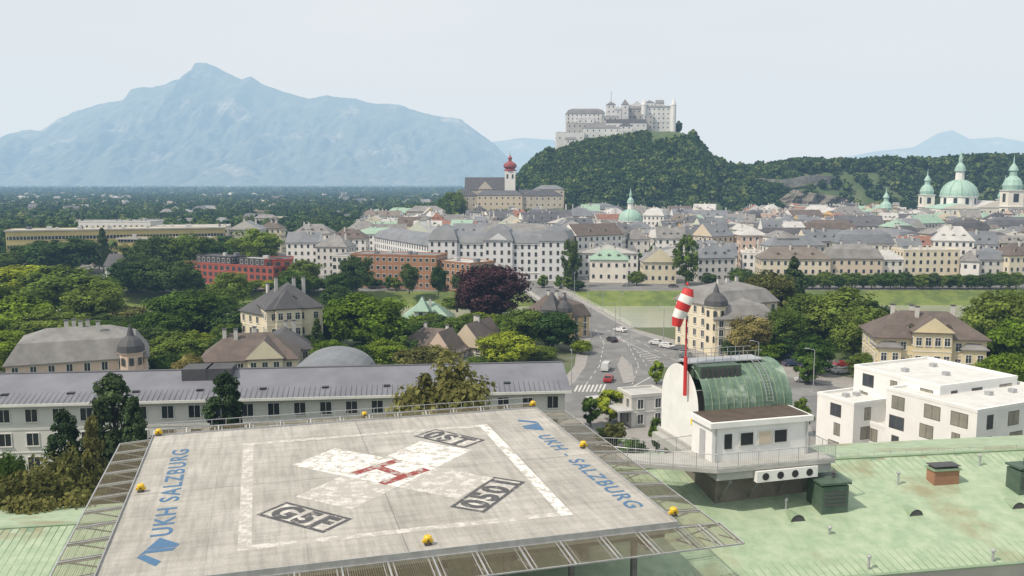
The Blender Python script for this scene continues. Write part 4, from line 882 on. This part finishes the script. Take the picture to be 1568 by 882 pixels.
# ---------------------------------------------------------------- vehicles
CARC=[(.55,.56,.57),(.03,.03,.035),(.6,.6,.6),(.06,.08,.15),(.3,.02,.02),(.15,.16,.17),(.7,.7,.7)]
CM=[M('car_paint_%d'%i,c_,tuple(x*.95 for x in c_),1,.25) for i,c_ in enumerate(CARC)]
def car(x,y,yaw,m,van=False,z=.035,name='car'):
    b=MB(); w=.88
    pr=[(-2.15,.3),(2.1,.3),(2.2,.55),(2.1,.78),(1.25,.95),(.55,1.42),(-1.0,1.45),(-1.9,1.0),(-2.2,.85)] if not van else [(-2.5,.35),(2.4,.35),(2.5,.8),(2.3,1.15),(1.6,1.95),(-2.4,2.05),(-2.5,.9)]
    n_=len(pr); vs=[]
    for sy in (-1,1):
        for (px_,pz) in pr:
            k=w-(.14 if pz>1.1 else 0); vs.append((px_,sy*k,pz))
    b.add(vs,[tuple(range(n_-1,-1,-1)),tuple(range(n_,2*n_))]+[(i,(i+1)%n_,(i+1)%n_+n_,i+n_) for i in range(n_)],m)
    sgl=[(1.1,.98),(.5,1.36),(-.95,1.38),(-1.7,1.0)] if not van else [(1.9,1.25),(1.5,1.85),(.3,1.88),(.3,1.25)]
    for sy in (-1,1):
        b.add([(a_,sy*((w-.14 if z_>1.1 else w-.05)+.03),z_) for a_,z_ in sgl],[(0,1,2,3)],GLD)
    f0,f1=((1.22,.97),(.6,1.4)) if not van else ((2.27,1.2),(1.68,1.9))
    b.add([(f0[0]+.03,-.7,f0[1]+.02),(f0[0]+.03,.7,f0[1]+.02),(f1[0]+.03,.65,f1[1]+.02),(f1[0]+.03,-.65,f1[1]+.02)],[(0,1,2,3)],GLD)
    if not van: b.add([(-1.1,-.65,1.43),(-1.1,.65,1.43),(-1.85,.7,1.06),(-1.85,-.7,1.06)],[(0,1,2,3)],GLD)
    for wx in (-1.35,1.35):
        for sy in (-1,1): b.tube((wx,sy*.7,.33),(wx,sy*.9,.33),.33,BLK,12); b.tube((wx,sy*.9,.33),(wx,sy*.915,.33),.18,STEEL,8)
    for sy in (-.6,.6): b.box(2.12,2.2,sy-.2,sy+.2,.6,.75,TRIM); b.box(-2.22,-2.15,sy-.2,sy+.2,.7,.85,RDM)
    b.done(name,frame(x,y,z,yaw))
for i,(px,py,a,vn) in enumerate([(937,523,1.9,0),(928,567,1.3,1),(932,584,1.3,0),(1022,533,-.7,0),(1006,528,-.7,0),(1052,548,-.6,0),(1212,560,.2,0),(1228,558,.25,0),(1275,568,.2,0),(1290,562,.2,0),(1288,572,.2,0),(1232,585,2.9,0),(1040,536,2.5,0),(1200,548,.3,0),(1220,545,.3,0),(950,508,2.2,0),(897,484,1.9,0),(872,468,1.9,0),(1262,556,.2,0),(1245,550,.2,0),(1240,566,.2,0),(1302,570,.2,0)]):
    p=gp(px,py); car(p.x,p.y,a,CM[(i*5+1)%7 if i not in(1,) else 0],bool(vn),name='van' if vn else 'car')
for i in range(16):
    x=-60+i*27+R.uniform(-8,8); car(x,370+SH*x+R.choice([0,3.5]),R.choice([0,3.14]),CM[(i*3)%7])
b=MB(); b.box(-9,9,-1.25,1.25,.35,3.1,CM[1]); b.box(-8.7,8.7,-1.29,-1.251,1.3,2.5,GLD); b.box(-8.7,8.7,1.251,1.29,1.3,2.5,GLD); b.box(-8,8,-1,1,3.1,3.35,RL)
for wx in (-6,5.5,-.5):
    for sy in (-1,1): b.tube((wx,sy*1.0,.45),(wx,sy*1.3,.45),.45,BLK,12)
p=gp(1408,438); b.done('articulated_bus',frame(p.x,371+SH*p.x,.03,.04))
sm_=empty('motorcycle_rider',frame(*gp(1265,656).xy,.035,2.2)); b=MB()
for wx in (-.65,.65):
    for k in range(14):
        t=2*math.pi*k/14; t2=2*math.pi*(k+1)/14; b.tube((wx+.28*math.cos(t),0,.3+.28*math.sin(t)),(wx+.28*math.cos(t2),0,.3+.28*math.sin(t2)),.05,BLK,5)
b.tube((-.65,0,.3),(-.1,0,.6),.09,CM[1],6); b.tube((-.1,0,.6),(.45,0,.75),.13,CM[3],7); b.tube((.65,0,.3),(.45,0,1.05),.04,STEEL,6); b.tube((.42,-.35,1.05),(.42,.35,1.05),.02,BLK,5); b.tube((-.6,0,.78),(.1,0,.78),.11,BLK,7); o=b.done('motorcycle'); o.parent=sm_
def skin(name,vs,es,rad,m,parent):
    me=bpy.data.meshes.new(name); me.from_pydata(vs,es,[]); o=bpy.data.objects.new(name,me); sc.collection.objects.link(o)
    o.modifiers.new('skin','SKIN')
    for i,r_ in enumerate(rad): me.skin_vertices[0].data[i].radius=(r_,r_)
    me.skin_vertices[0].data[0].use_root=True; o.modifiers.new('sub','SUBSURF').levels=1; me.materials.append(m); o.parent=parent; return o
try:
    vs=[(-.25,0,.95),(-.2,0,1.2),(-.1,0,1.42),(-.04,0,1.55),(.0,0,1.68)]; es=[(0,1),(1,2),(2,3),(3,4)]; rad=[.16,.15,.17,.07,.13]
    for s in (-1,1):
        k=len(vs); vs+=[(-.08,s*.2,1.42),(.12,s*.3,1.18),(.4,s*.28,1.07)]; es+=[(2,k),(k,k+1),(k+1,k+2)]; rad+=[.07,.05,.04]
        k=len(vs); vs+=[(-.2,s*.13,.92),(.2,s*.18,.8),(.1,s*.18,.38),(.22,s*.18,.34)]; es+=[(0,k),(k,k+1),(k+1,k+2),(k+2,k+3)]; rad+=[.11,.08,.055,.05]
    skin('rider',vs,es,rad,M('rider_clothes',(.03,.03,.035),(.05,.05,.055),2),sm_)
except Exception as e: print('skin',e)
b=MB(); b.lathe(0.02,0,[(.02,1.58),(.13,1.62),(.15,1.72),(.13,1.83),(.03,1.88)],CM[1],12); o=b.done('helmet',smooth=True); o.parent=sm_
p=gp(975,655); b=MB(); house(b,0,7,0,6,0,5.5,'flat',1,WALLS[3],RL,2,2.4,det=1); b.box(-3,0,-1,5,3.2,3.5,RL); b.box(-3,-2.7,-1,-.7,0,3.2,STEEL); b.done('entrance_pavilion',frame(p.x-1,p.y,0,.3))
p=gp(920,632); b=MB(); b.box(0,3.2,0,2,.4,2.6,WH); b.box(.2,3,-.05,0,1.3,2.2,GL); b.box(-.1,3.3,-.1,2.1,2.61,2.75,RL); b.box(.2,.6,.2,1.8,0,.4,BLK); b.box(2.6,3,.2,1.8,0,.4,BLK); b.done('site_container',frame(p.x-2,p.y,0,.4))
# ---------------------------------------------------------------- individual trees
for a in [(30,405,292,130,'broad','bright'),(100,410,285,140,'broad','mid'),(145,432,262,90,'broad','mid'),(20,455,235,130,'broad','bright'),(70,478,225,105,'broad','mid'),(-10,430,240,110,'broad','mid'),(10,505,200,90,'broad','bright'),
 (105,364,430,100,'broad','dark'),(55,370,440,70,'broad','mid'),(10,385,430,50,'broad','mid'),(156,350,430,30,'con','con'),(240,358,410,80,'broad','dark'),(290,355,415,70,'broad','mid'),(215,370,400,60,'broad','dark'),(325,366,420,60,'broad','mid'),(390,351,460,72,'broad','bright'),(225,396,352,70,'broad','dark'),(270,398,350,70,'broad','dark'),(195,400,350,60,'broad','dark'),(465,396,372,52,'broad','mid'),(520,418,348,50,'broad','mid'),(545,390,350,50,'broad','dark'),(626,404,350,28,'broad','dark'),(671,406,346,26,'broad','dark'),(445,415,348,50,'broad','mid'),
 (285,442,250,115,'broad','mid'),(190,470,262,90,'broad','olive'),(375,462,243,95,'broad','dark'),(350,415,305,65,'broad','mid'),(330,440,280,70,'broad','mid'),(240,478,225,80,'broad','mid'),(275,510,205,90,'broad','mid'),(225,500,215,70,'broad','dark'),(150,495,215,95,'broad','bright'),(290,540,178,48,'broad','olive'),
 (560,448,225,125,'broad','bright'),(520,465,236,70,'broad','mid'),(485,488,215,30,'con','dark'),(752,404,272,112,'broad','red'),(722,425,285,50,'broad','red'),(802,470,232,72,'broad','mid'),(846,476,230,82,'broad','dark'),(775,508,208,88,'broad','bright'),(650,530,190,105,'broad','olive'),(700,500,240,45,'broad','mid'),(515,436,290,50,'broad','dark'),(590,478,260,60,'broad','mid'),(700,455,300,50,'broad','mid'),
 (875,368,372,32,'col','dark'),(1052,362,380,42,'col','mid'),(1178,413,255,95,'broad','olive'),(1216,394,268,48,'con','con'),(1150,480,216,62,'broad','olive'),(1242,447,240,85,'broad','mid'),(1290,444,232,112,'broad','mid'),(1335,462,238,70,'broad','dark'),(1218,455,250,60,'broad','dark'),(1545,440,212,110,'broad','mid'),(1560,485,190,95,'broad','bright'),(1515,466,245,75,'broad','mid'),(1250,515,200,60,'broad','mid'),(1240,545,190,45,'bush','mid'),(1310,480,215,70,'broad','mid'),(1200,470,225,70,'broad','mid'),
 (1006,553,190,24,'bush','bright'),(935,598,160,52,'bush','bright'),(905,606,156,30,'bush','mid'),(942,645,142,40,'bush','olive'),(968,672,134,50,'bush','mid'),(1005,640,140,26,'bush','mid'),(925,655,145,30,'bush','mid'),
 (1230,610,150,30,'bush','mid'),(1360,590,150,24,'bush','mid'),(960,388,430,36,'broad','mid'),(1030,368,440,34,'broad','red'),(885,430,362,24,'broad','dark'),(705,418,350,28,'broad','dark'),(1480,440,374,20,'broad','mid'),(1135,410,380,36,'broad','mid'),(975,415,378,26,'broad','mid'),(1085,418,378,26,'broad','dark')]:
    T(*a)
T(172,576,112,112,'pine','con'); T(205,612,108,70,'pine','con'); T(95,632,104,80,'pine','con'); T(140,640,104,60,'pine','olive'); T(343,574,118,88,'pine','con'); T(680,553,112,160,'broad','olive')
T(55,705,88,170,'broad','olive'); T(115,690,92,80,'broad','olive'); T(10,690,95,70,'broad','mid'); T(60,750,82,130,'broad','olive')
for i in range(34):
    px=1130+i*13+R.uniform(-3,3); T(px,417+R.uniform(-3,4),366,R.uniform(20,26),'broad',R.choice(['mid','dark','mid']))
for i in range(30):
    px=160+i*13+R.uniform(-5,5); T(px,R.uniform(422,440),R.uniform(352,360),30,'broad',R.choice(['mid','dark','mid','bright']))
for i in range(44):
    px=R.choice([R.uniform(150,560),R.uniform(590,790),R.uniform(1100,1345)]); Y=R.uniform(232,264); T(px,R.uniform(476,500),Y,R.uniform(40,75),'broad',R.choice(['mid','bright','dark','mid']))
for (px,yt,Y,w_) in ((300,508,212,60),(340,515,210,60),(500,520,205,60),(545,530,200,50),(590,520,205,60),(620,548,190,50),(490,545,180,50),(740,545,205,50),(890,520,225,34),(825,530,215,60),(250,540,190,50),(1515,545,185,60),(1325,540,195,50),(1175,520,215,50),(1120,520,220,30),(1550,540,165,70)): T(px,yt,Y,w_,'broad',R.choice(['mid','bright','dark']))
for i in range(26):
    px=R.choice([R.uniform(150,520),R.uniform(590,780),R.uniform(1090,1330)]); T(px,R.uniform(508,524),R.uniform(215,250),R.uniform(28,45),'bush',R.choice(['mid','bright','dark']))
for i in range(24):
    px=R.uniform(560,880); T(px,R.uniform(420,430),R.uniform(360,372),18,'bush','mid')
# ---------------------------------------------------------------- haze in the valley air, its scattered light put in as volume emission
b=MB(); b.box(-22000,22000,-3000,24000,-80,2300,RD); hz_o=b.done('sky_haze')
hm_=bpy.data.materials.new('haze'); hm_.use_nodes=True; nt=hm_.node_tree; nt.nodes.clear(); o=nt.nodes.new('ShaderNodeOutputMaterial')
ab=nt.nodes.new('ShaderNodeVolumeAbsorption'); em=nt.nodes.new('ShaderNodeEmission'); ad=nt.nodes.new('ShaderNodeAddShader')
sg=(6.2e-5,9.2e-5,1.3e-4); li=(.71,.80,.86); D_=1.6e-4
ab.inputs['Density'].default_value=D_; ab.inputs['Color'].default_value=(*[1-x/D_ for x in sg],1)
em.inputs['Color'].default_value=(*[x*y/D_ for x,y in zip(sg,li)],1); em.inputs['Strength'].default_value=D_
nt.links.new(ab.outputs[0],ad.inputs[0]); nt.links.new(em.outputs[0],ad.inputs[1]); nt.links.new(ad.outputs[0],o.inputs['Volume'])
hz_o.data.materials.clear(); hz_o.data.materials.append(hm_)
# ---------------------------------------------------------------- light
S=Vector((-.66,-.36,.95)).normalized(); el=math.asin(S.z); az=math.atan2(S.x,S.y)
sun=bpy.data.lights.new('sun','SUN'); sun.energy=4.5; sun.angle=math.radians(.8); sun.color=(1,.965,.91); so=bpy.data.objects.new('sun',sun); sc.collection.objects.link(so); so.rotation_euler=(-S).to_track_quat('-Z','Y').to_euler()
w=bpy.data.worlds.new('World'); sc.world=w; w.use_nodes=True; nt=w.node_tree; bg=nt.nodes['Background']
sk=nt.nodes.new('ShaderNodeTexSky'); sk.sky_type='NISHITA'; sk.sun_disc=False; sk.sun_elevation=el; sk.sun_rotation=az; sk.air_density=1.2; sk.dust_density=3
tc=nt.nodes.new('ShaderNodeTexCoord'); mp=nt.nodes.new('ShaderNodeMapping'); mp.inputs['Scale'].default_value=(1,1,5); n1=nt.nodes.new('ShaderNodeTexNoise'); n1.inputs['Scale'].default_value=1.6; n1.inputs['Detail'].default_value=6
nt.links.new(tc.outputs['Generated'],mp.inputs[0]); nt.links.new(mp.outputs[0],n1.inputs[0])
rp=nt.nodes.new('ShaderNodeMapRange'); rp.inputs['From Min'].default_value=.3; rp.inputs['From Max'].default_value=.7; rp.inputs['To Min'].default_value=.74; rp.inputs['To Max'].default_value=.98
nt.links.new(n1.outputs['Fac'],rp.inputs[0]); mx=nt.nodes.new('ShaderNodeMix'); mx.data_type='RGBA'; nt.links.new(rp.outputs[0],mx.inputs[0]); nt.links.new(sk.outputs[0],mx.inputs[6]); mx.inputs[7].default_value=(9.3,9.5,9.45,1)
nt.links.new(mx.outputs[2],bg.inputs['Color']); bg.inputs['Strength'].default_value=.095
# ---------------------------------------------------------------- camera
cam=bpy.data.cameras.new('camera'); cam.sensor_width=36; cam.lens=36*F0/1568; cam.clip_end=80000; cam.clip_start=.5
co=bpy.data.objects.new('camera',cam); sc.collection.objects.link(co); co.location=(0,0,CAMZ); co.rotation_euler=(math.pi/2-TH,0,0); sc.camera=co
sc.view_settings.view_transform='Standard'; sc.view_settings.look='None'; sc.view_settings.exposure=0
